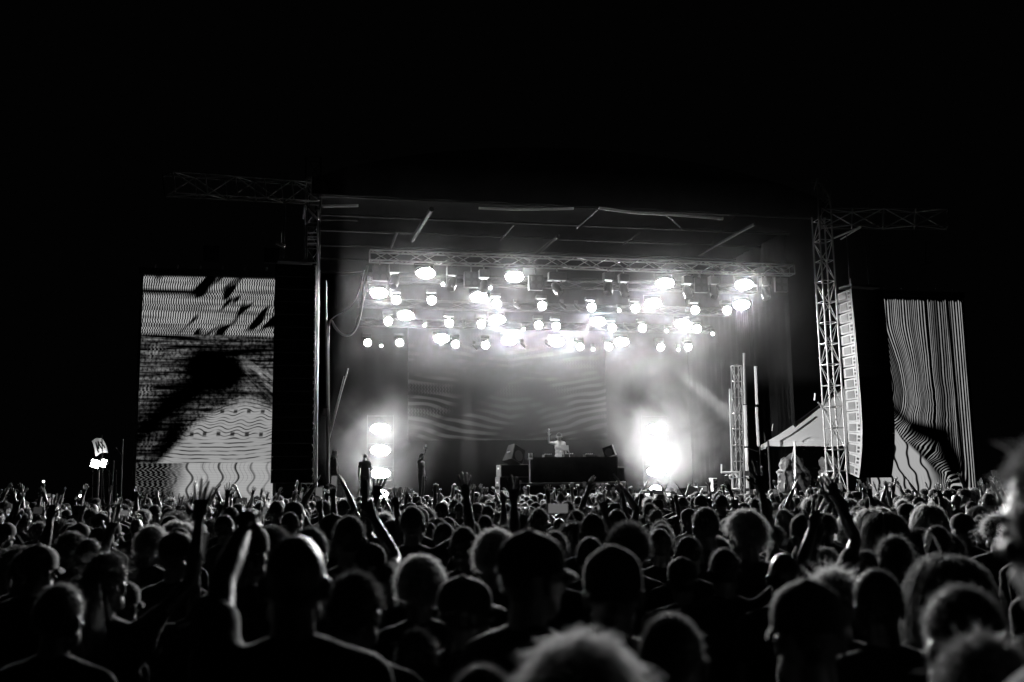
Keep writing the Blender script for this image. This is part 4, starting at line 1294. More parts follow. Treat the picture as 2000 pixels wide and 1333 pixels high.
def cap_meshes(back=False, bucket=False):
    """dome with panel seams and a button; the curved brim is a sub-part"""
    n, V, F = 24, [], []
    prof = [(1.13, 0.05), (1.14, 0.30), (1.09, 0.62), (0.93, 0.86), (0.62, 1.05), (0.25, 1.16), (0.0, 1.18)]
    if bucket: prof = [(1.14, 0.0), (1.13, 0.4), (1.06, 0.8), (1.0, 0.98), (0.94, 1.06), (0.5, 1.10), (0.0, 1.10)]
    for rr, z in prof:
        for i in range(n):
            a = 2 * PI * i / n
            k = 1 + 0.012 * math.cos(a * 6)
            V.append((rr * SK[0] * math.cos(a) * k, rr * SK[1] * math.sin(a) * k - 0.004, 0.012 + z * SK[2] * 0.98 - 0.004 * math.sin(a) * (1 if not back else -1)))
    for j in range(len(prof) - 1):
        for i in range(n): F.append((j * n + i, j * n + (i + 1) % n, (j + 1) * n + (i + 1) % n, (j + 1) * n + i))
    c = len(V)
    top = 0.012 + prof[-1][1] * SK[2] * 0.98
    for k in range(8): V.append((0.008 * math.cos(k * PI / 4), 0.008 * math.sin(k * PI / 4) - 0.004, top + 0.003))
    V.append((0, -0.004, top + 0.006))
    F += [(c + k, c + (k + 1) % 8, c + 8) for k in range(8)]
    dome = mesh_from('cap', V, F, M['cap'], True)
    V, F = [], []
    m = 24 if bucket else 14
    for j in range(4):
        for i in range(m + (0 if bucket else 1)):
            t = i / m
            if bucket:
                a = 2 * PI * t; e = 1.13 + 0.14 * j
                V.append((e * SK[0] * math.cos(a), e * SK[1] * math.sin(a) - 0.004, 0.012 - 0.014 * j))
            else:
                a = PI * (0.12 + 0.76 * t) * (-1 if back else 1)
                e = 1.12 + 0.24 * j * math.sin(PI * (0.12 + 0.76 * t)) ** 0.6
                V.append((1.12 * SK[0] * math.cos(a), e * SK[1] * math.sin(a) - 0.004, 0.02 - 0.006 * j * j * 0.4 - 0.02 * abs(math.cos(a)) ** 2))
    w = m if bucket else m + 1
    for j in range(3):
        for i in range(m):
            F.append((j * w + i, j * w + (i + 1) % w, (j + 1) * w + (i + 1) % w, (j + 1) * w + i))
    bmz = bmesh.new()
    me = mesh_from('brim', V, F, M['cap'], True)
    bmz.from_mesh(me); bmesh.ops.solidify(bmz, geom=bmz.faces[:], thickness=0.004); bpy.data.meshes.remove(me)
    return dome, bm_mesh('brim', bmz, M['cap'], True)
HAIR = {'short': [hs_short(seed=1, L=0.010, lift=0.4, w=0.0024), hs_short(seed=11, L=0.018, lift=0.5), hs_short(seed=12, L=0.008, lift=0.3, w=0.0022)],
        'buzzed': [hs_short(seed=21, n=2600, L=0.008, lift=0.9, w=0.002, base=1.012)],
        'fair short': [hs_short(seed=13, L=0.04, lift=0.6, fair=True)],
        'tousled': [hs_curly(seed=31, L=0.05, amp=0.006, base=1.06), hs_curly(seed=32, L=0.045, amp=0.012, base=1.10, fair=True)],
        'fair curly': [hs_curly(seed=34, n=6000, L=0.095, amp=0.013, base=1.16, wob=0.14, fair=True)],
        'fair tousled': [hs_curly(seed=35, n=4200, L=0.055, amp=0.008, base=1.08, fair=True)],
        'curly': [hs_curly(seed=33, L=0.07, amp=0.014, base=1.18, wob=0.08)],
        'afro': [hs_afro()],
        'long': [hs_long(seed=41), hs_long(seed=42, L=0.30, wave=0.010)],
        'long fair': [hs_long(seed=43, fair=True, wave=0.008)],
        'bun': [hs_bun(seed=51), hs_bun(seed=52, at_=(0, -0.04, 0.125))],
        'ponytail': [hs_bun(seed=53, tail=True, at_=(0, -0.105, 0.06))]}
CAPS = {'cap': cap_meshes(), 'backward cap': cap_meshes(back=True), 'bucket hat': cap_meshes(bucket=True)}
# ------------------------------------------------------------------ the crowd
ARMS['reach'] = (Vector((0.05, 0.78, 0.62)), Vector((-0.12, 0.85, 0.50)), 'point')
ARMS['lift'] = (Vector((0.05, 0.78, 0.20)), Vector((-0.50, 0.30, 0.85)), 'grip')
ARMS['wave'] = (Vector((0.62, 0.35, 0.45)), Vector((0.18, 0.10, 1)), 'spread')
_bodies = {}
def body(l, r, fem=False, cloth='tee'):
    if (l, r) not in (DN, ('phone', 'phone'), ('down', 'up'), ('wave', 'down')): fem = False
    if (l, r) != DN: cloth = 'tee'
    k = (l, r, fem, cloth)
    if k not in _bodies:
        _bodies[k] = build_body(l, r, fem, 1.0, 0.0, 0.015, 0.55, True, 0, cloth)
    return _bodies[k]
DN = ('down', 'down')
HAIRTOP = {'short': 1.775, 'buzzed': 1.758, 'fair short': 1.785, 'tousled': 1.795, 'curly': 1.83, 'fair curly': 1.83, 'fair tousled': 1.80, 'afro': 1.89, 'long': 1.772, 'long fair': 1.772, 'bun': 1.79, 'ponytail': 1.77, 'bald': 1.748,
           'cap': 1.778, 'backward cap': 1.778, 'bucket hat': 1.772}
HEADW = {'short': 0.172, 'buzzed': 0.164, 'fair short': 0.18, 'tousled': 0.21, 'curly': 0.25, 'fair curly': 0.25, 'fair tousled': 0.21, 'afro': 0.30, 'long': 0.19, 'long fair': 0.19, 'bun': 0.17, 'ponytail': 0.165, 'bald': 0.165,
         'cap': 0.175, 'backward cap': 0.175, 'bucket hat': 0.20}
POSEWORD = {('down', 'down'): 'arms down', ('fold', 'fold'): 'arms folded', ('down', 'up'): 'one arm raised', ('up', 'down'): 'one arm raised', ('up_spread', 'up_spread'): 'both arms raised', ('down', 'fist'): 'fist raised',
            ('reach', 'down'): 'pointing up', ('down', 'point'): 'pointing', ('down', 'peace'): 'two fingers raised', ('down', 'phone'): 'holding up a phone', ('phone', 'phone'): 'filming with a phone', ('clap', 'clap'): 'hands joined overhead',
            ('lean', 'down'): 'arm stretched out', ('down', 'horns'): 'horn fingers raised', ('down', 'wave'): 'waving', ('wave', 'down'): 'waving', ('up_close', 'up_close'): 'both arms up', ('down', 'lift'): 'one arm raised', ('down', 'up_in'): 'arm bent overhead', ('down', 'lean'): 'arm stretched out', ('peace', 'down'): 'two fingers raised', ('fist', 'down'): 'fist raised'}
people = []          # dicts: pos, scale, rz, hair, arms, fem, cloth, label
def face_stage(p, jitter=0.2):
    d = Vector((random.uniform(-2, 2), 3, 0)) - p
    return math.atan2(-d.x, d.y) + random.uniform(-jitter, jitter)
def add_person(px, py, w, hair, arms=('down', 'down'), fem=False, cloth='tee', label=None, dist=None, rz=None, smin=0.87, smax=1.12):
    r = ray(px, py)
    k = 1.0 / r.dot(FWD)
    z = dist if dist else FPX * HEADW[hair] / w
    top = CAM + r * (z * k)
    s = top.z / HAIRTOP[hair]
    if not smin <= s <= smax:
        zc = HAIRTOP[hair] * min(max(s, smin), smax)
        if abs(r.z) > 1e-4 and (zc - CAM.z) / r.z > 0.8:
            top = CAM + r * ((zc - CAM.z) / r.z)
        s = min(max(s, smin), smax)
    p = Vector((top.x, top.y, 0))
    people.append(dict(pos=p, s=s, rz=face_stage(p) if rz is None else rz, hair=hair, arms=arms, fem=fem, cloth=cloth, label=label, hero=True))
DN = ('down', 'down')
add_person(572, 1046, 120, 'bald', ('reach', 'down'), cloth='tee', label='large bald head with protruding ears, arm pointing up over the wave screen', rz=-0.05)
add_person(692, 1110, 106, 'short', DN, label='short cropped head just beside the big bald man')
add_person(818, 1074, 98, 'fair tousled', DN, True, label='messy fair hair glowing all round, below a tall pair of raised arms')
add_person(908, 1121, 95, 'cap', DN, label='smooth cap with sideways peak between glowing messy hair and two large heads', rz=-1.2)
add_person(1036, 1031, 112, 'cap', DN, label='large capped head below the DJ booth with the peak turned sideways', rz=-1.0)
add_person(966, 1024, 84, 'fair tousled', DN, label='rounded tousled head half behind the large capped head')
add_person(1190, 1061, 112, 'backward cap', DN, label='man in a backward cap in front of the round afro')
add_person(1226, 1008, 92, 'afro', DN, label='round dense afro below the smoke beside the DJ booth')
add_person(1136, 1212, 245, 'fair curly', DN, True, label='huge blurred curly head at the bottom, nearest to the camera')
add_person(946, 1296, 150, 'buzzed', DN, label='cropped dome just showing at the bottom beside the huge curly head')
add_person(815, 1223, 94, 'short', DN, True, label='short person whose hair tops out below the messy fair head', smin=0.84)
add_person(1455, 987, 72, 'fair tousled', ('down', 'up'), True, label='wavy fair hair lit from the side, below the stage post', rz=0.25)
add_person(1378, 990, 50, 'buzzed', DN, label='dark cropped head standing tall in front of the smoke')
add_person(1572, 998, 60, 'cap', ('down', 'up_in'), label='tall capped person raising an arm before the white tent')
add_person(1531, 1081, 68, 'bald', DN, label='shiny bald crown catching light near the raised bare arm')
add_person(1609, 1060, 74, 'curly', DN, label='curly head with bright edge behind the big dark capped head')
add_person(1630, 1106, 96, 'fair short', DN, label='fair short hair directly above the big dark capped head')
add_person(1572, 1126, 140, 'cap', DN, label='big dark capped head close to the camera below the tent')
add_person(1712, 1102, 100, 'short', DN, label='short dark hair close beneath the light sided speakers')
add_person(1850, 1084, 100, 'long', DN, True, label='long straight hair falling to the shoulders below the striped screen')
add_person(1890, 1142, 150, 'buzzed', DN, label='large dark cropped dome in front of the long straight hair')
add_person(1915, 1228, 190, 'short', DN, cloth='hoodie', label='very near dark figure in a hooded top in the lower corner')
add_person(2118, 815, 240, 'short', DN, label='very near tall head cut off by the picture edge', dist=1.55, smax=1.2, rz=0.35)
add_person(1412, 1070, 62, 'buzzed', ('down', 'lean'), label='cropped head with a long bare arm slanting up beside wavy fair hair')
add_person(140, 1032, 56, 'tousled', ('up', 'down'), label='dark head with one straight bright arm raised below the flag')
add_person(205, 1075, 80, 'ponytail', ('down', 'up'), True, label='ponytailed person with a bent bare arm raised below the work lights')
add_person(118, 1132, 95, 'short', DN, label='near short haired person at the dark side of the field')
add_person(345, 992, 56, 'afro', DN, label='dark rounded afro against the wave screen')
add_person(342, 1036, 62, 'cap', DN, label='capped head under the dark afro below the wave screen')
add_person(295, 1020, 60, 'fair tousled', DN, True, label='pale edged wavy hair beside the screen edge')
add_person(480, 1020, 74, 'backward cap', DN, label='capped head just behind the large bald man')
add_person(532, 1016, 74, 'curly', DN, label='curly head behind and above the large bald man')
add_person(602, 1023, 72, 'short', DN, label='short haired head under the dark speakers behind the bald man')
add_person(652, 1001, 52, 'cap', DN, label='capped head below the speaker foot before the stage side')
add_person(686, 1006, 60, 'buzzed', ('down', 'lift'), label='dark cropped head behind the bald man, lifting a bottle before the strobes')
add_person(722, 1057, 64, 'cap', DN, label='smooth capped head behind the short cropped head near the bald man')
add_person(806, 988, 46, 'buzzed', ('up_close', 'up_close'), label='person with two tall dark arms raised against the empty stage')
add_person(903, 1028, 54, 'buzzed', ('down', 'up'), label='round cropped head raising one open spread hand before the booth')
add_person(1085, 1034, 50, 'short', ('phone', 'phone'), label='person filming with both hands over the large capped head')
add_person(1292, 1022, 44, 'short', ('wave', 'down'), label='person with a bent arm raised high before the smoke')
add_person(1013, 995, 42, 'tousled', DN, label='small tousled head before the booth speakers')
add_person(1052, 991, 36, 'short', DN)
add_person(1125, 993, 38, 'short', DN)
add_person(1046, 1004, 34, 'short', ('fist', 'down'), label='short haired person lifting a clenched fist before the booth speakers')
add_person(1157, 998, 50, 'short', DN, label='smooth dark head in the middle just before the DJ booth')
add_person(1206, 991, 40, 'short', DN)
add_person(1178, 1036, 46, 'tousled', DN, label='tousled hair squeezed between smooth heads and the afro')
add_person(1152, 1048, 54, 'buzzed', DN, label='cropped dome partly behind the backward cap')
add_person(1287, 1028, 50, 'short', DN)
add_person(1345, 1046, 56, 'buzzed', DN)
add_person(1332, 1086, 64, 'cap', DN, label='capped head close to the camera below the smoke')
add_person(1402, 1044, 58, 'tousled', DN, True)
add_person(1510, 1020, 36, 'curly', DN, True, label='small curly head between stage post and tent')
add_person(1662, 1000, 34, 'long fair', DN, True, label='long fair hair seen below the bright lattice tower')
add_person(1700, 994, 36, 'long fair', DN, True, label='long fair hair shining below the light sided speakers')
add_person(1728, 1000, 50, 'long', DN, True, label='long dark hair below the light sided speakers')
add_person(1782, 986, 42, 'curly', ('down', 'horns'), label='curly head with fingers raised before the striped screen')
add_person(1792, 1023, 66, 'curly', DN, label='large curly head below the striped screen')
add_person(1745, 1042, 66, 'short', DN)
add_person(1850, 1036, 62, 'tousled', DN)
add_person(1910, 982, 46, 'curly', ('up', 'down'), label='curly head raising an arm at the outer edge of the striped screen')
add_person(1310, 1196, 130, 'buzzed', DN, cloth='hoodie', label='dark dome beside the huge curly head close to the camera')

# everyone else: packed standing room between the near rows and the barrier
pos = [(p['pos'].x, p['pos'].y) for p in people]
def free(x, y, r):
    return all((x - a) ** 2 + (y - b) ** 2 > r * r for a, b in pos)
hairs = ['short', 'buzzed', 'fair short', 'tousled', 'curly', 'afro', 'long', 'long fair', 'bun', 'ponytail', 'cap', 'backward cap', 'bucket hat', 'bald']
hw = [38, 16, 3, 4, 2, 1, 10, 5, 5, 6, 14, 6, 2, 3]
poses = [DN, ('fold', 'fold'), ('down', 'up'), ('up', 'down'), ('up_spread', 'up_spread'), ('down', 'fist'), ('down', 'peace'), ('down', 'phone'), ('phone', 'phone'), ('clap', 'clap'), ('lean', 'down'), ('down', 'horns'), ('wave', 'down'), ('down', 'wave')]
pw_far = [90, 6, 4, 4, 2, 2, 2, 4, 2, 3, 3, 2, 3, 3]
pw_near = [90, 5, 1, 1, 0, 1, 0, 1, 0, 0, 1, 0, 0, 1]
fem_hair = {'long', 'long fair', 'bun', 'ponytail'}
for ring in range(9000):
    z = 4.2 + 26.5 * math.sqrt(random.random())
    px = random.uniform(-60, 2060)
    d = ray(px, 950); d.z = 0
    q = CAM + d * (z / max(1e-6, d.dot(Vector((FWD.x, FWD.y, 0)).normalized())))
    if q.y > -2.6: continue
    if not free(q.x, q.y, 0.50 if z < 9 else (0.56 if z < 16 else 0.64)): continue
    hair = random.choices(hairs, hw)[0]
    fem = hair in fem_hair or (random.random() < 0.25 and hair in ('tousled', 'curly'))
    arms = random.choices(poses, pw_near if z < 10 else pw_far)[0]
    top = random.gauss(1.65 if fem else 1.75, 0.072)
    if z < 9: top = min(top, 1.74)
    top = min(max(top, 1.54), 1.88)
    pos.append((q.x, q.y))
    p = Vector((q.x, q.y, 0))
    people.append(dict(pos=p, s=top / 1.77, rz=face_stage(p, 0.35), hair=hair, arms=arms, fem=fem, cloth='hoodie' if random.random() < 0.12 else 'tee', label=None, hero=False))

# who can be seen: paint heads, trunks and arms from near to far on a coarse picture
GW, GH = 500, 333
occ = np.zeros((GH, GW), bool)
yy, xx = np.mgrid[0:GH, 0:GW]
def seg_mask(m, p, q, r):
    a, b = proj(p), proj(q)
    if a[2] < 0.3 or b[2] < 0.3: return
    ax, ay, bx, by = a[0] / 4, a[1] / 4, b[0] / 4, b[1] / 4
    rr = max(0.5, r * FPX / a[2] / 4)
    x0, x1 = int(max(0, min(ax, bx) - rr - 1)), int(min(GW, max(ax, bx) + rr + 2))
    y0, y1 = int(max(0, min(ay, by) - rr - 1)), int(min(GH, max(ay, by) + rr + 2))
    if x0 >= x1 or y0 >= y1: return
    X, Y = xx[y0:y1, x0:x1], yy[y0:y1, x0:x1]
    dx, dy = bx - ax, by - ay
    t = np.clip(((X - ax) * dx + (Y - ay) * dy) / (dx * dx + dy * dy + 1e-9), 0, 1)
    m[y0:y1, x0:x1] |= (X - ax - t * dx) ** 2 + (Y - ay - t * dy) ** 2 <= rr * rr
for p in people:
    p['z'] = proj(p['pos'] + Vector((0, 0, 1.6)))[2]
people.sort(key=lambda p: p['z'])
for p in people:
    m = np.zeros((GH, GW), bool)
    k_ = math.radians(0.3 if p['hero'] else 4.5)
    mw = Matrix.Translation(p['pos']) @ Matrix.Rotation(random.uniform(-k_, k_), 4, 'Y') @ Matrix.Rotation(random.uniform(-k_, k_ * 0.5), 4, 'X') @ Matrix.Rotation(p['rz'], 4, 'Z') @ Matrix.Scale(p['s'], 4)
    p['mw'] = mw
    hp = mw @ H
    seg_mask(m, hp + Vector((0, 0, 0.03)), hp - Vector((0, 0, 0.03)), HEADW[p['hair']] / 2)
    seg_mask(m, mw @ Vector((0, 0, 1.22)), mw @ Vector((0, 0, 0.9)), 0.21)
    seg_mask(m, mw @ Vector((-0.15, 0, 1.38)), mw @ Vector((0.15, 0, 1.38)), 0.07)
    for s, k in ((-1, p['arms'][0]), (1, p['arms'][1])):
        ua, fa, _ = ARMS[k]
        ua, fa = Vector((ua.x * s, ua.y, ua.z)).normalized(), Vector((fa.x * s, fa.y, fa.z)).normalized()
        sh_ = Vector((s * 0.185, -0.02, 1.42)); el = sh_ + ua * 0.285; wr = el + fa * 0.25
        seg_mask(m, mw @ sh_, mw @ el, 0.05); seg_mask(m, mw @ el, mw @ wr, 0.04); seg_mask(m, mw @ wr, mw @ (wr + fa * 0.15), 0.045)
    p['vis'] = int((m & ~occ).sum())
    occ |= m
    p['px'] = proj(hp)[0]
seen = sorted([p for p in people if p['vis'] >= 5 and -20 < p['px'] < 2020 or p['hero']], key=lambda p: -p['vis'] - 1000 * p['hero'])
single = seen[:300]
ids = {id(p) for p in single}
rest = [p for p in people if id(p) not in ids and (p['vis'] > 0 or p['z'] > 5)]

LAND = [(250, 'beneath the flag'), (540, 'below the wave screen'), (640, 'below the dark speakers'), (790, 'below the strobes'), (965, 'before the empty stage'), (1210, 'before the DJ booth'), (1400, 'before the smoke'), (1500, 'before the stage post'), (1640, 'before the white tent'), (1735, 'below the light-sided speakers'), (1905, 'below the striped screen'), (9999, 'past the striped screen')]
def row_word(z): return 'close by' if z < 5.5 else 'few rows ahead' if z < 9 else 'mid crowd' if z < 14 else 'far rows' if z < 20 else 'near the barrier'
HW = {'short': 'short-haired', 'buzzed': 'crop-haired', 'fair short': 'fair-haired', 'tousled': 'tousled', 'curly': 'curly-haired', 'fair curly': 'curly-fair-haired', 'fair tousled': 'fair tousled', 'afro': 'afro-haired', 'long': 'long-haired', 'long fair': 'long-fair-haired', 'bun': 'bun-wearing', 'ponytail': 'ponytailed', 'bald': 'bald', 'cap': 'capped', 'backward cap': 'backward-capped', 'bucket hat': 'bucket-hatted'}
fam = {}
for p in single:
    p['row'], p['land'] = row_word(p['z']), next(t for x, t in LAND if p['px'] < x)
    if not p['label']:
        fam.setdefault((p['hair'], POSEWORD[p['arms']], p['row'], p['land']), []).append(p)
NUM = ['', 'one', 'two', 'three', 'four', 'five', 'six', 'seven', 'eight', 'nine', 'ten', 'eleven', 'twelve']
for (hr, po, rw_, la), L in fam.items():
    L.sort(key=lambda p: p['px'])
    for i, p in enumerate(L):
        if len(L) == 1: p['label'] = f'{HW[hr]} person, {po}, {rw_}, {la}'
        else:
            w = 'leftmost' if i == 0 else 'rightmost' if i == len(L) - 1 else ORD[i] + ' from left'
            p['label'] = f'{w} of {NUM[len(L)]} {HW[hr]} people, {po}, {rw_}, {la}'
def dress(root, p, i):
    b = body(p['arms'][0], p['arms'][1], p['fem'], p['cloth'])
    mw = p['mw']
    put(bpy.data.objects.new('shirt' if p['cloth'] == 'tee' or p['arms'] != DN else 'hooded_top', b[1]), root, mw)
    put(bpy.data.objects.new('trousers', b[2]), root, mw)
    hm = mw @ Matrix.Translation(H)
    hr = p['hair']
    if hr in CAPS:
        c = put(bpy.data.objects.new('cap' if hr != 'bucket hat' else 'hat', CAPS[hr][0]), root, hm)
        put(bpy.data.objects.new('brim', CAPS[hr][1]), c, hm)
        put(bpy.data.objects.new('hair', HAIR['buzzed'][0]), root, hm)
    elif hr in HAIR:
        put(bpy.data.objects.new('hair', HAIR[hr][i % len(HAIR[hr])]), root, hm)
_phone = {}
def phone(label, mw, screen='phone_dim'):
    c = mw.translation
    t = thing('phone', label, 'phone', c, 0, 'phones held up in the crowd')
    R = mw.to_3x3().normalized()
    cs = put(bpy.data.objects.new('case', unit('box', M['black_plastic'])), t, Matrix.Translation(c) @ R.to_4x4() @ Matrix.Diagonal((0.074, 0.009, 0.152, 1)))
    put(bpy.data.objects.new('screen', lens_plate(M[screen])), t, Matrix.Translation(c) @ R.to_4x4() @ Matrix.Translation((0, -0.0056, 0)) @ Matrix.Diagonal((0.066, 1, 0.14, 1)))
    return t
nph = 0
for i, p in enumerate(single):
    b = body(p['arms'][0], p['arms'][1], p['fem'], p['cloth'])
    o = put(bpy.data.objects.new('person', b[0]), None, p['mw'])
    tag(o, p['label'], 'person', 'people in the standing crowd')
    dress(o, p, i)
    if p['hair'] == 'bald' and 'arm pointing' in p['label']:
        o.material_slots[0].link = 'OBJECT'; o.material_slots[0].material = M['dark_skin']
    if 'phone' in p['arms'] and p['z'] < 24:
        hp = b[3]
        if p['arms'] == ('phone', 'phone'):
            c = (hp[-1][0] + hp[1][0]) / 2 + Vector((0, 0.02, 0.03))
            mw = p['mw'] @ Matrix.Translation(c) @ Matrix.Rotation(PI / 2, 4, 'Y')
        else:
            c = hp[1][0] + Vector((0, 0.02, 0.05))
            mw = p['mw'] @ Matrix.Translation(c) @ Matrix.Rotation(-0.2, 4, 'X')
        pl = 'phone of the ' + p['label'].replace('people', 'ones')
        if len(pl.replace('-', ' ').split()) > 15: pl = pl.replace(', filming with a phone', '').replace(', holding up a phone', ' holding it')
        phone(pl, mw, 'phone_screen' if nph % 3 == 0 else 'phone_dim')
        nph += 1
    if 'bottle' in p['label']:
        c = p['mw'] @ b[3][1][0]
        t = thing('bottle', 'dark upright bottle held high before the strobes', 'bottle', c)
        bar('body', t, c + Vector((0, 0.03, -0.07)), c + Vector((0, 0.03, 0.10)), 0.022, M['black_plastic'])
        bar('cap', t, c + Vector((0, 0.03, 0.10)), c + Vector((0, 0.03, 0.125)), 0.018, M['black_metal'])
print('people', len(people), 'single', len(single), 'rest', len(rest), 'smallest', single[-1]['vis'])

# the remaining far rows read as one mass
low = {}
def low_body(l, r, fem):
    k = (l, r, fem)
    if k not in low:
        src = build_body(l, r, fem, 1.0, 0.0, 0.026, 0.6, True)
        out = []
        for me, mi in ((src[0], 0), (src[1], 1)):
            v, f = to_np(me)
            if mi == 1:
                pass
            out.append((v, f, mi))
            bpy.data.meshes.remove(me)
        bpy.data.meshes.remove(src[2])
        v, f = shell((1.10,) * 3, -0.45, res=2)
        out.append((v + np.array(H), f[:, :3], 2))
        v, f = strands(*(lambda d: (d * SK * 1.08 + SC + np.array(H), (lambda t, d=d: d * SK * 1.08 + SC + np.array(H) + d * 0.03 * t + np.array([0, -0.01, -0.01]) * t)))(scalp_points(160)), 1, 0.006)
        out.append((v, np.concatenate([f[:, [0, 1, 2]], f[:, [0, 2, 3]]]), 3))
        low[k] = out
    return low[k]
LOWP = [('down', 'down', False), ('down', 'down', True), ('down', 'up', False), ('wave', 'down', True), ('up_spread', 'up_spread', False), ('down', 'peace', False)]
VV, FF, MI, off = [], [], [], 0
for p in rest:
    raised = p['arms'] not in (DN, ('fold', 'fold'))
    k = random.choice(LOWP[2:]) if raised else random.choice(LOWP[:2])
    A = np.array(p['mw'])
    for v, f, mi in low_body(*k):
        VV.append(v @ A[:3, :3].T + A[:3, 3]); FF.append(f + off); off += len(v)
        MI.append(np.full(len(f), mi, np.int32))
if VV:
    me = np_mesh('crowd', np.concatenate(VV), np.concatenate(FF), M['skin'])
    for k in ('shirt', 'scalp', 'hair'): me.materials.append(M[k])
    me.polygons.foreach_set('material_index', np.concatenate(MI))
    tag(put(bpy.data.objects.new('crowd', me)), 'packed mass of standing people filling the gaps before the barrier', None, None, 'stuff')
    print('crowd tris', len(me.polygons))
# ------------------------------------------------------------------ DJ booth
def own_mat(o, m):
    o.material_slots[0].link = 'OBJECT'
    o.material_slots[0].material = m
YB = 4.0
xa, xb = at(1028, 958, 3.6).x, at(1212, 958, 3.6).x
RT_Z = 2.12
t = thing('riser', 'low black riser platform under the DJ booth with a lit front lip', 'riser', ((xa + xb) / 2, 5.2, DECK))
box('platform', t, ((xa + xb) / 2, 5.2, (DECK + RT_Z) / 2), (xb - xa + 0.5, 3.2, RT_Z - DECK), M['black_metal'])
bar('front_lip', t, (xa - 0.2, 3.58, RT_Z - 0.02), (xb + 0.2, 3.58, RT_Z - 0.02), 0.02, M['alu'])
for i in range(4):
    w = (xb - xa + 0.5) / 4
    box('fascia_panel', t, (xa - 0.25 + w * (i + .5), 3.585, (DECK + RT_Z) / 2 - 0.04), (w - 0.03, 0.03, 0.36), M['black_cloth'])
xa, xb = at(1042, 893, YB).x, at(1204, 893, YB).x
TZ = at(1120, 893, YB).z
t = thing('dj_table', 'DJ table covered to the floor by a plain black cloth', 'table', ((xa + xb) / 2, YB + 0.5, RT_Z))
box('tabletop', t, ((xa + xb) / 2, YB + 0.5, TZ - 0.03), (xb - xa, 0.95, 0.05), M['black_plastic'])
V, n = [], 60
for i in range(n + 1):
    f = i / n
    x = xa - 0.02 + (xb - xa + 0.04) * f
    for z, k in ((TZ + 0.002, 0.0), (TZ - 0.02, 0.4), ((TZ + RT_Z) / 2, 0.8), (RT_Z + 0.01, 1.0)):
        V.append((x + (f - .5) * 0.10 * k, YB - 0.02 - 0.012 * k * (1 + math.sin(i * 1.1) * math.sin(i * 0.37 + 1)), z))
put(bpy.data.objects.new('cloth', mesh_from('cloth', V, [(4 * i + j, 4 * i + 4 + j, 4 * i + 5 + j, 4 * i + 1 + j) for i in range(n) for j in range(3)], M['black_cloth'], True)), t)
for sx in (xa + 0.06, xb - 0.06):
    for sy in (YB + 0.1, YB + 0.9): bar('leg', t, (sx, sy, RT_Z), (sx, sy, TZ - 0.05), 0.025, M['steel'])
def gear(name, label, cat, px, w, d, h, m=M['black_plastic'], Y=YB + 0.45, knobs=True):
    c = at(px, 890, Y); c.z = TZ
    t = thing(name, label, cat, c)
    box('body', t, c + Vector((0, 0, h / 2)), (w, d, h), m)
    if knobs:
        for i in range(4):
            bar('knob', t, c + Vector((w * (i - 1.5) / 5, -d * 0.25, h)), c + Vector((w * (i - 1.5) / 5, -d * 0.25, h + 0.03)), 0.015, M['alu'])
    return t, c
t, c = gear('deck_player', 'flat media player on the DJ table at the speaker stack end', 'player', 1070, 0.36, 0.42, 0.11)
bar('platter', t, c + Vector((0, 0.05, 0.11)), c + Vector((0, 0.05, 0.13)), 0.12, M['alu'])
t, c = gear('mixer', 'wide DJ mixer in the middle of the black table', 'mixer', 1110, 0.42, 0.42, 0.12)
for i in range(5): bar('fader', t, c + Vector((-0.15 + i * 0.075, -0.1, 0.12)), c + Vector((-0.15 + i * 0.075, -0.1, 0.16)), 0.012, M['white_paint'])
t, c = gear('deck_player', 'flat media player on the DJ table next to the small tilted monitor', 'player', 1150, 0.36, 0.42, 0.11)
bar('platter', t, c + Vector((0, 0.05, 0.11)), c + Vector((0, 0.05, 0.13)), 0.12, M['alu'])
t, c = gear('cup', 'small pale cup at the very end of the DJ table', 'cup', 1036, 0.001, 0.001, 0.001, knobs=False, Y=YB + 0.3)
bar('wall', t, c, c + Vector((0, 0, 0.16)), 0.08, M['white_paint'])
bar('rim', t, c + Vector((0, 0, 0.16)), c + Vector((0, 0, 0.17)), 0.085, M['white_paint'])
c = at(1103, 890, YB + 0.25); c.z = TZ
t = thing('laptop', 'open laptop on a wire stand in front of the DJ', 'laptop', c)
for s in (-1, 1):
    bar('stand_leg', t, c + Vector((s * 0.17, -0.1, 0)), c + Vector((s * 0.17, 0.05, 0.26)), 0.012, M['alu'])
    bar('stand_arm', t, c + Vector((s * 0.17, 0.05, 0.26)), c + Vector((s * 0.17, 0.22, 0.24)), 0.012, M['alu'])
box('base', t, c + Vector((0, 0.14, 0.27)), (0.34, 0.24, 0.02), M['alu'])
box('lid', t, c + Vector((0.02, 0.0, 0.36)), (0.28, 0.014, 0.19), M['speaker_side'], Matrix.Rotation(-0.25, 3, 'X'))
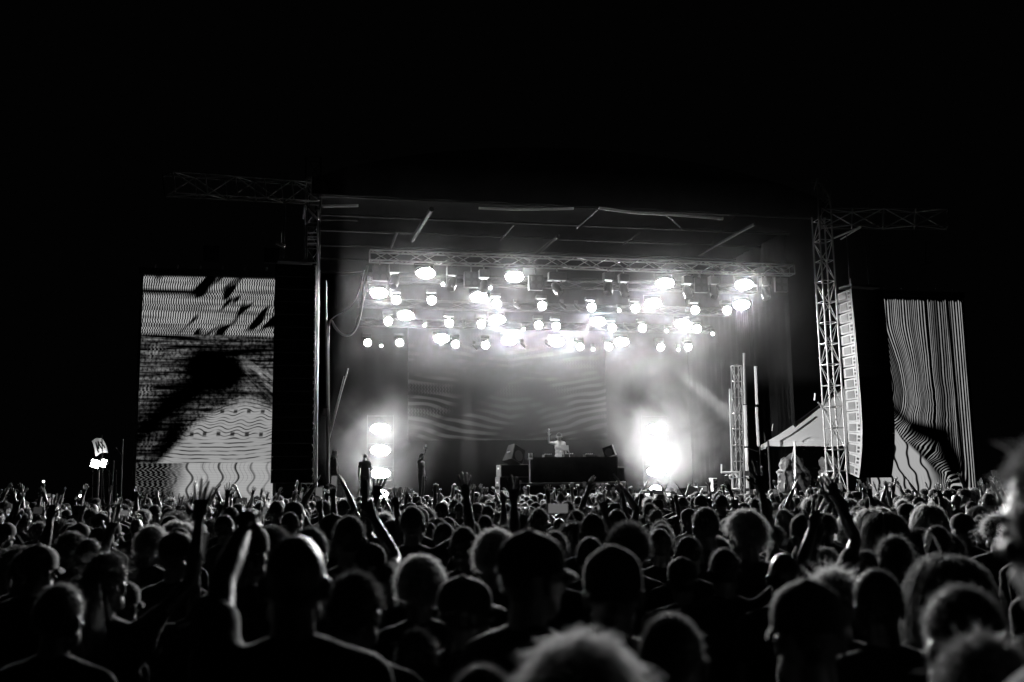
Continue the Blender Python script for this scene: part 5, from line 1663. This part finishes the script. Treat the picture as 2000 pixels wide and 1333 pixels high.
def wedge(label, c, w, h, d, rot, m, name='monitor_speaker'):
    R = Matrix.Rotation(rot[2], 3, 'Z') @ Matrix.Rotation(rot[1], 3, 'Y') @ Matrix.Rotation(rot[0], 3, 'X')
    t = thing(name, label, 'speaker', c)
    mw = Matrix.Translation(c) @ R.to_4x4()
    V = [(-w / 2, -d / 2, -h / 2), (w / 2, -d / 2, -h / 2), (w / 2, d / 2, -h / 2), (-w / 2, d / 2, -h / 2), (-w / 2, -d / 2, h / 2), (w / 2, -d / 2, h / 2), (w / 2, d * 0.2, h / 2), (-w / 2, d * 0.2, h / 2)]
    me = mesh_from('cabinet', V, [(3, 2, 1, 0), (0, 1, 5, 4), (1, 2, 6, 5), (2, 3, 7, 6), (3, 0, 4, 7), (4, 5, 6, 7)], m)
    put(bpy.data.objects.new('cabinet', me), t, mw)
    put(bpy.data.objects.new('grille', unit('box', M['grille'])), t, mw @ Matrix.Translation((0, -d / 2 - 0.012, 0)) @ Matrix.Diagonal((w * 0.9, 0.02, h * 0.88, 1)))
    put(bpy.data.objects.new('woofer', unit('disc', M['black_plastic'])), t, mw @ Matrix.Translation((0, -d / 2 - 0.024, -h * 0.1)) @ Matrix.Rotation(PI / 2, 4, 'X') @ Matrix.Diagonal((w * 0.36, w * 0.36, 1, 1)))
    put(bpy.data.objects.new('handle', unit('box', M['alu'])), t, mw @ Matrix.Translation((-w / 2 - 0.01, 0, 0)) @ Matrix.Diagonal((0.02, 0.16, 0.05, 1)))
    return t
def stack_box(name, label, px0, px1, py0, py1, Y, d, m, cat='speaker'):
    a, b = at(px0, py0, Y), at(px1, py1, Y)
    z0, z1 = min(b.z, a.z), max(a.z, b.z)
    c = Vector(((a.x + b.x) / 2, Y + d / 2, (z0 + z1) / 2))
    t = thing(name, label, cat, (c.x, c.y, z0))
    w, h = abs(b.x - a.x), z1 - z0
    box('cabinet', t, c, (w, d, h), m)
    box('grille', t, c + Vector((0, -d / 2 - 0.012, 0)), (w * 0.92, 0.02, h * 0.9), M['grille'])
    for s in (-1, 1): box('handle', t, c + Vector((s * w / 2, 0, h * 0.2)), (0.02, d * 0.3, 0.06), M['alu'])
    return t, c, w, h
stack_box('subwoofer', 'lower dark cabinet of the speaker stack beside the DJ table', 976, 1034, 932, 968, 3.6, 0.9, M['case'])
stack_box('subwoofer', 'upper dark cabinet of the speaker stack under the tilted monitor', 978, 1034, 908, 931.4, 3.6, 0.9, M['case'])
wedge('tilted monitor speaker leaning on top of the stack beside the DJ', at(1004, 890, 3.9), 0.58, 0.62, 0.5, (-0.15, 0.42, 0.5), M['case'])
wedge('small tilted monitor speaker at the smoke end of the DJ table', at(1190, 882, 4.4), 0.42, 0.4, 0.36, (0.0, -0.3, -0.5), M['case'])
stack_box('speaker_cabinet', 'plain dark cabinet at the smoke end of the DJ table', 1206, 1221, 912, 968, 3.9, 0.8, M['case'])
t = thing('lit_edge_row', 'low row of small gear and white-painted lit edge along the riser front', 'stage gear', at(1115, 957, 3.45))
p, q = at(1066, 957, 3.4), at(1160, 956, 3.4)
bar('strip', t, p, q, 0.018, M['white_paint'])  # white paint stands in for the lit edge of the riser
for k in range(7):
    c = p.lerp(q, k / 6)
    box('pedal', t, c + Vector((0, 0.05, 0.03)), (0.12, 0.1, 0.06), M['speaker_plate'])

# ------------------------------------------------------------------ people on the stage
def stage_person(px, py, Y, foot, hair, arms, rz, label, fem=False, cloth='tee', shirt=None, skin=None, hat=None):
    top = at(px, py, Y)
    s = (top.z - foot) / HAIRTOP[hair]
    mw = Matrix.Translation((top.x, Y, foot)) @ Matrix.Rotation(rz, 4, 'Z') @ Matrix.Scale(s, 4)
    b = body(arms[0], arms[1], fem, cloth)
    o = put(bpy.data.objects.new('person', b[0]), None, mw)
    tag(o, label, 'person', 'people on the stage')
    p = dict(arms=arms, fem=fem, cloth=cloth, hair=hair, mw=mw)
    dress(o, p, 0)
    for ch in o.children:
        if shirt and ch.name.startswith(('shirt', 'hooded')): own_mat(ch, shirt)
    if skin: own_mat(o, skin)
    return o, mw, s
dj, djm, djs = stage_person(1092, 846, 4.75, RT_Z, 'bucket hat', ('down', 'half'), PI, 'DJ in a pale loose shirt and dark brimmed hat behind the black table', shirt=M['shirt_white'], skin=M['skin_light'])
hp = djm @ body('down', 'half')[3][1][0]
t = thing('microphone', 'microphone held up in the hand of the DJ', 'microphone', hp)
bar('handle', t, hp + Vector((0, -0.03, -0.12)), hp + Vector((0, -0.03, 0.10)), 0.018, M['alu'])
bm = bmesh.new(); bmesh.ops.create_uvsphere(bm, u_segments=10, v_segments=8, radius=0.034)
put(bpy.data.objects.new('mic_head', bm_mesh('mic_head', bm, M['white_paint'], True)), t, Matrix.Translation(hp + Vector((0, -0.03, 0.13))))
t = thing('headphones', 'headphones worn over the dark hat of the DJ', 'headphones', djm @ (H + Vector((0, 0, 0.1))))
for s in (-1, 1): bar('ear_cup', t, djm @ (H + Vector((s * 0.078, -0.01, -0.015))), djm @ (H + Vector((s * 0.108, -0.01, -0.015))), 0.036, M['black_plastic'])
curve_tube('headband', t, [djm @ (H + Vector((math.sin(a) * 0.108, -0.01, 0.0 + math.cos(a) * 0.152))) for a in [k * PI / 10 - PI / 2 for k in range(11)]], 0.010, M['speaker_plate'])
stage_person(713, 887, 4.2, DECK, 'buzzed', ('down', 'down'), -0.15, 'stage person in short sleeves and shorts, seen from behind by the strobes')
stage_person(653, 878, 3.2, DECK, 'short', ('down', 'down'), -1.35, 'hooded dark person standing behind the stage side pole', cloth='hoodie')
o, mw, s = stage_person(823, 885, 4.0, DECK, 'short', ('down', 'phone'), -2.2, 'stage person holding up a camera on the empty side of the stage')
hp = mw @ body('down', 'phone')[3][1][0]
t = thing('camera', 'small camera held up by a stage person', 'camera', hp)
box('body', t, hp + Vector((0, 0, 0.06)), (0.14, 0.08, 0.10), M['black_plastic'])
bar('lens', t, hp + Vector((0, -0.04, 0.06)), hp + Vector((0, -0.13, 0.06)), 0.035, M['black_metal'])
box('flash', t, hp + Vector((0.0, -0.02, 0.15)), (0.06, 0.05, 0.08), M['white_paint'])
t = thing('mic_stand', 'thin microphone stand near the person in shorts', 'stand', (at(670, 965, 3.0).x, 3.0, DECK))
c = at(670, 965, 3.0); c.z = DECK
bar('pole', t, c, at(671, 944, 3.0), 0.015, M['black_metal']); bar('boom', t, at(664, 944, 3.0), at(680, 941, 3.0), 0.012, M['black_metal'])
bar('base', t, c, c + Vector((0, 0, 0.03)), 0.14, M['black_metal'])

# ------------------------------------------------------------------ smoke side of the stage: post, carts, cases
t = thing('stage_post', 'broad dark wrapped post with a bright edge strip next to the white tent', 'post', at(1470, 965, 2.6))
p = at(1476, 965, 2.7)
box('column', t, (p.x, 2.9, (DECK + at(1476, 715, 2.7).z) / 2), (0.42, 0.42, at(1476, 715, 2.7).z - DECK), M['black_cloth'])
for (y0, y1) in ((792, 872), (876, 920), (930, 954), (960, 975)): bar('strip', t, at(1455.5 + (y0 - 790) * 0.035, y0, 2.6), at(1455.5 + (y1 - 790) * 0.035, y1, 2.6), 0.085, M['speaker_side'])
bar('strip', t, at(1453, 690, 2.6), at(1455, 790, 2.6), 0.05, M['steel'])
for (x0, y0, x1, y1) in ((1476, 716, 1479, 790), (1478, 796, 1482, 872)): bar('painted_lit_fold', t, at(x0, y0, 2.55), at(x1, y1, 2.55), 0.07, M['speaker_side'])  # pale bars put the lit slivers of the curtain into colour
p0, p1 = at(1441, 905, 3.0), at(1438, 715, 3.0)
lattice('lattice_mast', 'slender lattice mast between smoke and wrapped post', 'mast', (p0.x, 3.0, DECK), (p1.x, 3.0, p1.z), 0.3, 0.3, 0.6, M['steel'], up=(0, 1, 0), r=0.02, rb=0.014)
t = thing('winch_pole', 'thin bright pole rising from the equipment cart near the smoke', 'pole', at(1430, 960, 1.6))
bar('pole', t, at(1431, 962, 1.6), at(1425, 760, 1.6), 0.032, M['alu'])
bar('sleeve', t, at(1430, 925, 1.6), at(1429, 870, 1.6), 0.045, M['alu'])
t = thing('equipment_cart', 'white framed equipment cart below the thin bright pole', 'cart', at(1428, 962, 1.2))
for (x0, y0, x1, y1, r) in ((1409, 923, 1444, 923, 0.04), (1409, 907, 1409, 924, 0.03), (1411, 955, 1446, 957, 0.045), (1444, 923, 1444, 957, 0.03), (1436, 925, 1441, 932, 0.05)): bar('rail', t, at(x0, y0, 1.2), at(x1, y1, 1.2), r, M['white_vinyl'])
for x in (1420, 1428):
    c = at(x, 932, 1.15)
    bar('wheel', t, c, c + Vector((0, 0.06, 0)), 0.085, M['white_paint']); bar('hub', t, c + Vector((0, -0.01, 0)), c + Vector((0, 0.07, 0)), 0.035, M['black_plastic'])
box('tray', t, at(1427, 958, 1.4), (0.5, 0.4, 0.16), M['white_paint'])
box('box', t, at(1424, 967, 1.3), (0.62, 0.5, 0.22), M['case'])
t, c, w, h = stack_box('dimmer_rack', 'narrow rack with bright perforated face beside the equipment cart', 1392, 1402, 934, 970, 1.8, 0.4, M['white_paint'], 'rack')
for k in range(5): bar('vent', t, c + Vector((-0.03, -0.24, -h / 2 + h * (k + .6) / 5.4)), c + Vector((0.05, -0.24, -h / 2 + h * (k + .9) / 5.4)), 0.018, M['black_plastic'])
t, c, w, h = stack_box('monitor_screen', 'pale lit box screen standing at the stage front by the dark monitors', 1362, 1381, 950.5, 970, 1.2, 0.35, M['white_paint'], 'monitor')
box('face', t, c + Vector((0, -0.205, 0)), (w * 0.9, 0.02, h * 0.9), M['speaker_side'])
wedge('wide dark floor monitor in front of the smoke', at(1346, 970, 1.0), 0.85, 0.42, 0.5, (-0.5, 0, 0.1), M['case'])
wedge('dark floor monitor beside the pale lit box screen', at(1382, 974, 0.8), 0.5, 0.38, 0.4, (-0.4, 0, -0.2), M['case'])
for (px, lab) in ((1530, 'white fronted box at the front leg of the tent'), (1597, 'low pale crate under the tent near the lattice tower')):
    c = at(px, 972, 0.9)
    t = thing('crate', lab, 'crate', c)
    box('body', t, c, (0.42 if px < 1560 else 0.7, 0.4, 0.36), M['white_paint'])
    box('opening', t, c + Vector((-0.04, -0.205, 0)), (0.14, 0.02, 0.18), M['black_plastic'])
    box('lid', t, c + Vector((0, 0, 0.19)), (0.46 if px < 1560 else 0.74, 0.44, 0.03), M['black_plastic'])

# ------------------------------------------------------------------ side wing with the white tent
xw0, xw1 = 6.6, 13.6
t = thing('side_wing', 'lower side platform of the stage carrying the white tent', 'platform', (10, 3.2, 0))
for i in range(3):
    for j in range(2):
        box('deck_panel', t, (xl + 0.15 + 1.1 + i * 2.25 + 2.1, 0.2 + 1.2 + j * 2.35, 1.42), (2.22, 2.32, 0.14), M['deck'])
for x in (9.4, 11.6, 13.9):
    for y in (0.5, 4.5): bar('leg', t, (x, y, 0), (x, y, 1.36), 0.04, M['steel'])
YT = 1.6
c0, c1 = at(1500, 861, 2.4), at(1800, 843, 0.4)
ez = c0.z
c1.z = ez
_n = Vector((-(c1 - c0).y, (c1 - c0).x, 0)).normalized() * 4.6
pk = at(1652, 752, 3.4)
t = thing('canopy_tent', 'white peaked canopy tent glowing between the wrapped post and the lattice tower', 'tent', (pk.x, pk.y, 1.5))
cor = [c0, c1, c1 + _n, c0 + _n]
for a in range(4):
    p, q = cor[a], cor[(a + 1) % 4]
    V, F, nu, nv = [], [], 10, 8
    for j in range(nv + 1):
        s = j / nv
        for i in range(nu + 1):
            f = i / nu
            base = p.lerp(q, f)
            top = pk + (base - pk).normalized() * 0.02
            c = base.lerp(top, s)
            c.z = ez + (pk.z - ez) * s ** 1.12 - 0.06 * math.sin(PI * f) * (1 - s)
            V.append(c)
    F = [(j * (nu + 1) + i, j * (nu + 1) + i + 1, (j + 1) * (nu + 1) + i + 1, (j + 1) * (nu + 1) + i) for j in range(nv) for i in range(nu)]
    put(bpy.data.objects.new('roof_panel', mesh_from('roof_panel', V, F, M['white_vinyl'], True)), t)
    V = []
    for i in range(nu + 1):
        b_ = p.lerp(q, i / nu); b_.z -= 0.06 * math.sin(PI * i / nu)
        V += [b_, b_ - Vector((0, 0, 0.20 + 0.02 * math.sin(i * 2)))]
    put(bpy.data.objects.new('valance', mesh_from('valance', V, [(2 * i, 2 * i + 2, 2 * i + 3, 2 * i + 1) for i in range(nu)], M['white_vinyl'], True)), t)
for c in cor: bar('leg', t, Vector((c.x, c.y, 1.5)), c, 0.035, M['black_metal'])
m_ = at(1551, 862, YT)
bar('leg', t, Vector((at(1553, 970, YT).x, YT - 0.05, at(1553, 972, YT).z)), m_ + Vector((0, -0.05, 0)), 0.045, M['white_paint'])
bar('brace', t, m_ + Vector((0, -0.05, -0.05)), at(1546, 900, YT), 0.02, M['steel'])
bar('spike', t, at(1508, 842, YT), at(1510, 828, YT), 0.02, M['steel'])
bar('spike', t, at(1591, 782, YT), at(1592, 769, YT), 0.035, M['white_paint'])
def wrapped(label, px, py0, py1, w, Y, seed):
    a, b = at(px, py0, Y), at(px, py1, Y)
    r = random.Random(seed)
    bm = bmesh.new()
    bmesh.ops.create_icosphere(bm, subdivisions=4, radius=1)
    h = a.z - b.z
    ph = [r.uniform(0, 6) for _ in range(6)]
    for v in bm.verts:
        c_ = v.co / max(abs(v.co.x), abs(v.co.y), abs(v.co.z))
        v.co = v.co.lerp(c_, 0.5)
        x, y, z = v.co
        k = 0.92 + 0.10 * abs(math.sin(x * 4 + z * 6 + ph[4])) + 0.08 * abs(math.sin(z * 11 - x * 7 + y * 5 + ph[5]))
        k *= 1 + 0.07 * math.sin(x * 9 + z * 5 + ph[0]) + 0.06 * abs(math.sin(z * 7 + y * 4 - x * 3 + ph[1])) + 0.05 * math.sin(x * 17 - z * 13 + ph[2])
        f = (0.75 if z > 0.2 else 0.95 + 0.1 * abs(z))
        v.co = Vector((x * k * w / 2 * f, y * k * 0.4 * f, (z * 0.5 + 0.5) * h * (1 + 0.04 * math.sin(x * 6 + ph[3]))))
    t = thing('covered_console', label, 'equipment', (a.x, Y, b.z))
    put(bpy.data.objects.new('tarpaulin', bm_mesh('tarpaulin', bm, M['wrap'], True)), t, Matrix.Translation((a.x, Y, b.z)))
    zz = b.z + h * 0.55
    pts = [Vector((a.x + math.cos(k * PI / 8) * w * 0.5, Y + math.sin(k * PI / 8) * 0.46, zz + 0.04 * math.sin(k))) for k in range(17)]
    curve_tube('strap', t, pts, 0.018, M['black_plastic'], 2)
wrapped('bulky console wrapped in creased silver sheet under the tent behind its pole', 1547, 888, 968, 1.15, 2.6, 1)
wrapped('tall console wrapped in draped sheet behind the bright lattice tower', 1618, 890, 968, 0.85, 2.4, 2)
t = thing('rack_shelf', 'dark equipment rack under the tent between two wrapped consoles', 'rack', at(1583, 965, 3.6))
for k in range(5): box('shelf', t, at(1583, 915 + k * 12, 3.6), (0.8, 0.4, 0.05), M['speaker_plate'])
for dx in (-0.4, 0.4): bar('upright', t, at(1583, 970, 3.6) + Vector((dx, 0, 0)), at(1583, 905, 3.6) + Vector((dx, 0, 0)), 0.03, M['black_metal'])
t = thing('tent_lamp', 'small bracket arm clamped high on the bright lattice tower', 'bracket', at(1605, 800, -0.4))
bar('arm', t, at(1597, 786, -0.4), at(1616, 806, -0.4), 0.03, M['alu'])
bar('mount', t, at(1603, 790, -0.4), at(1607, 800, -0.4), 0.05, M['alu'])

# ------------------------------------------------------------------ unlit side: work lights, flag, poles
YW = -3.4
c = at(193, 907, YW)
t = thing('light_mast', 'portable mast with two glaring work lights beneath the flag', 'light mast', (c.x, YW, 0))
bar('pole', t, (c.x, YW, 0), (c.x, YW, c.z), 0.04, M['steel'])
bar('crossarm', t, at(176, 908, YW), at(212, 905, YW), 0.025, M['steel'])
for px, w in ((186, 0.26), (202, 0.16)):
    cc = at(px, 906 if px == 186 else 905, YW - 0.1)
    R = frame_to(cc, CAM + Vector((2.0, 3, -1))) @ Matrix.Rotation(0.25, 3, 'Y')
    mw = Matrix.Translation(cc) @ R.to_4x4()
    hs = put(bpy.data.objects.new('lamp_housing', housing_mesh(w + 0.06, 0.18, 0.26, 0.03)), t, mw @ Matrix.Translation((0, -0.03, 0)))
    put(bpy.data.objects.new('lamp_glass', lens_plate(M['work'])), hs, mw @ Matrix.Translation((0, -0.002, 0)) @ Matrix.Diagonal((w * 0.8, 1, 0.2, 1)))
YF = -3.9
t = thing('flag', 'small pale flag with dark upright strokes above the work lights', 'flag', at(198, 940, YF))
bar('pole', t, at(203, 985, YF), at(199, 850, YF), 0.014, M['black_metal'])
o = [at(x, y, YF) for x, y in ((179, 862), (199, 853), (211, 884), (187, 890))]
V, n = [], 10
for j in range(n + 1):
    for i in range(n + 1):
        u, v = i / n, j / n
        p = o[0].lerp(o[1], u).lerp(o[3].lerp(o[2], u), v)
        p.y += 0.05 * math.sin(u * 7 + v * 2); p.z += 0.03 * math.sin(u * 5 + v * 5)
        V.append(p)
fq = [(j * (n + 1) + i, j * (n + 1) + i + 1, (j + 1) * (n + 1) + i + 1, (j + 1) * (n + 1) + i) for j in range(n) for i in range(n)]
put(bpy.data.objects.new('cloth', mesh_from('cloth', V, fq, M['white_vinyl'], True)), t)
for (u0, v0, u1, v1) in ((.3, .2, .34, .85), (.3, .2, .46, .62), (.46, .62, .60, .15), (.60, .15, .66, .8), (.78, .2, .84, .75)):
    P = []
    for k in range(7):
        u, v = u0 + (u1 - u0) * k / 6, v0 + (v1 - v0) * k / 6
        p = o[0].lerp(o[1], u).lerp(o[3].lerp(o[2], u), v); p.y += 0.05 * math.sin(u * 7 + v * 2) - 0.012; p.z += 0.03 * math.sin(u * 5 + v * 5)
        P.append(p)
    curve_tube('stroke', t, P, 0.016, M['black_plastic'], 2)
for (x0, y0, x1, y1, lab) in ((237, 975, 240, 858, 'thin bare pole standing beside the screen edge'), (218, 960, 222, 900, 'short dim pole under the work lights')):
    t = thing('pole', lab, 'pole', at(x0, y0, -2.8))
    bar('shaft', t, at(x0, y0, -2.8) - Vector((0, 0, 1.2)), at(x1, y1, -2.8), 0.02, M['steel'])
    bar('stay', t, at(x1 - 14, y1 + 16, -2.8), at(x1 - 1, y1 + 34, -2.8), 0.012, M['steel'])
t = thing('scaffold', 'faint scaffold frame behind the work lights and flag', 'scaffold', at(215, 960, -2.4))
for x in (180, 198, 212, 226, 236): bar('upright', t, at(x, 990, -2.4) - Vector((0, 0, 1)), at(x, 918, -2.4), 0.03, M['black_metal'])
for y in (925, 950): bar('ledger', t, at(178, y, -2.4), at(238, y - 1, -2.4), 0.02, M['black_metal'])
t = thing('light_stick', 'tiny bright ball on a thin stick raised over the dark crowd', 'light stick', at(86, 962, -6))
bar('stick', t, at(88, 975, -6), at(85.5, 944, -6), 0.012, M['white_paint'])
bm = bmesh.new(); bmesh.ops.create_uvsphere(bm, u_segments=10, v_segments=8, radius=0.032)
put(bpy.data.objects.new('ball', bm_mesh('ball', bm, emis('light_ball', 3.0), True)), t, Matrix.Translation(at(85, 941, -6)))
t = phone('phone torch shining among raised hands below the flag', Matrix.Translation(at(157, 970, -12.0)))
put(bpy.data.objects.new('torch', unit('disc', M['torch'])), t, Matrix.Translation(at(157, 969, -12.0) + Vector((0, -0.02, 0))) @ Matrix.Rotation(PI / 2, 4, 'X') @ Matrix.Diagonal((0.022, 0.022, 1, 1)))
# crowd barrier in front of the stage
t = thing('crowd_barrier', 'steel crowd barrier between the front row and the stage', 'barrier', (0, -1.9, 0))
for i in range(24):
    x = -15 + i * 1.25
    box('barrier_panel', t, (x + 0.6, -1.9, 0.6), (1.2, 0.04, 1.1), M['steel'])
bar('top_rail', t, (-15, -1.93, 1.18), (15, -1.93, 1.18), 0.03, M['steel'])
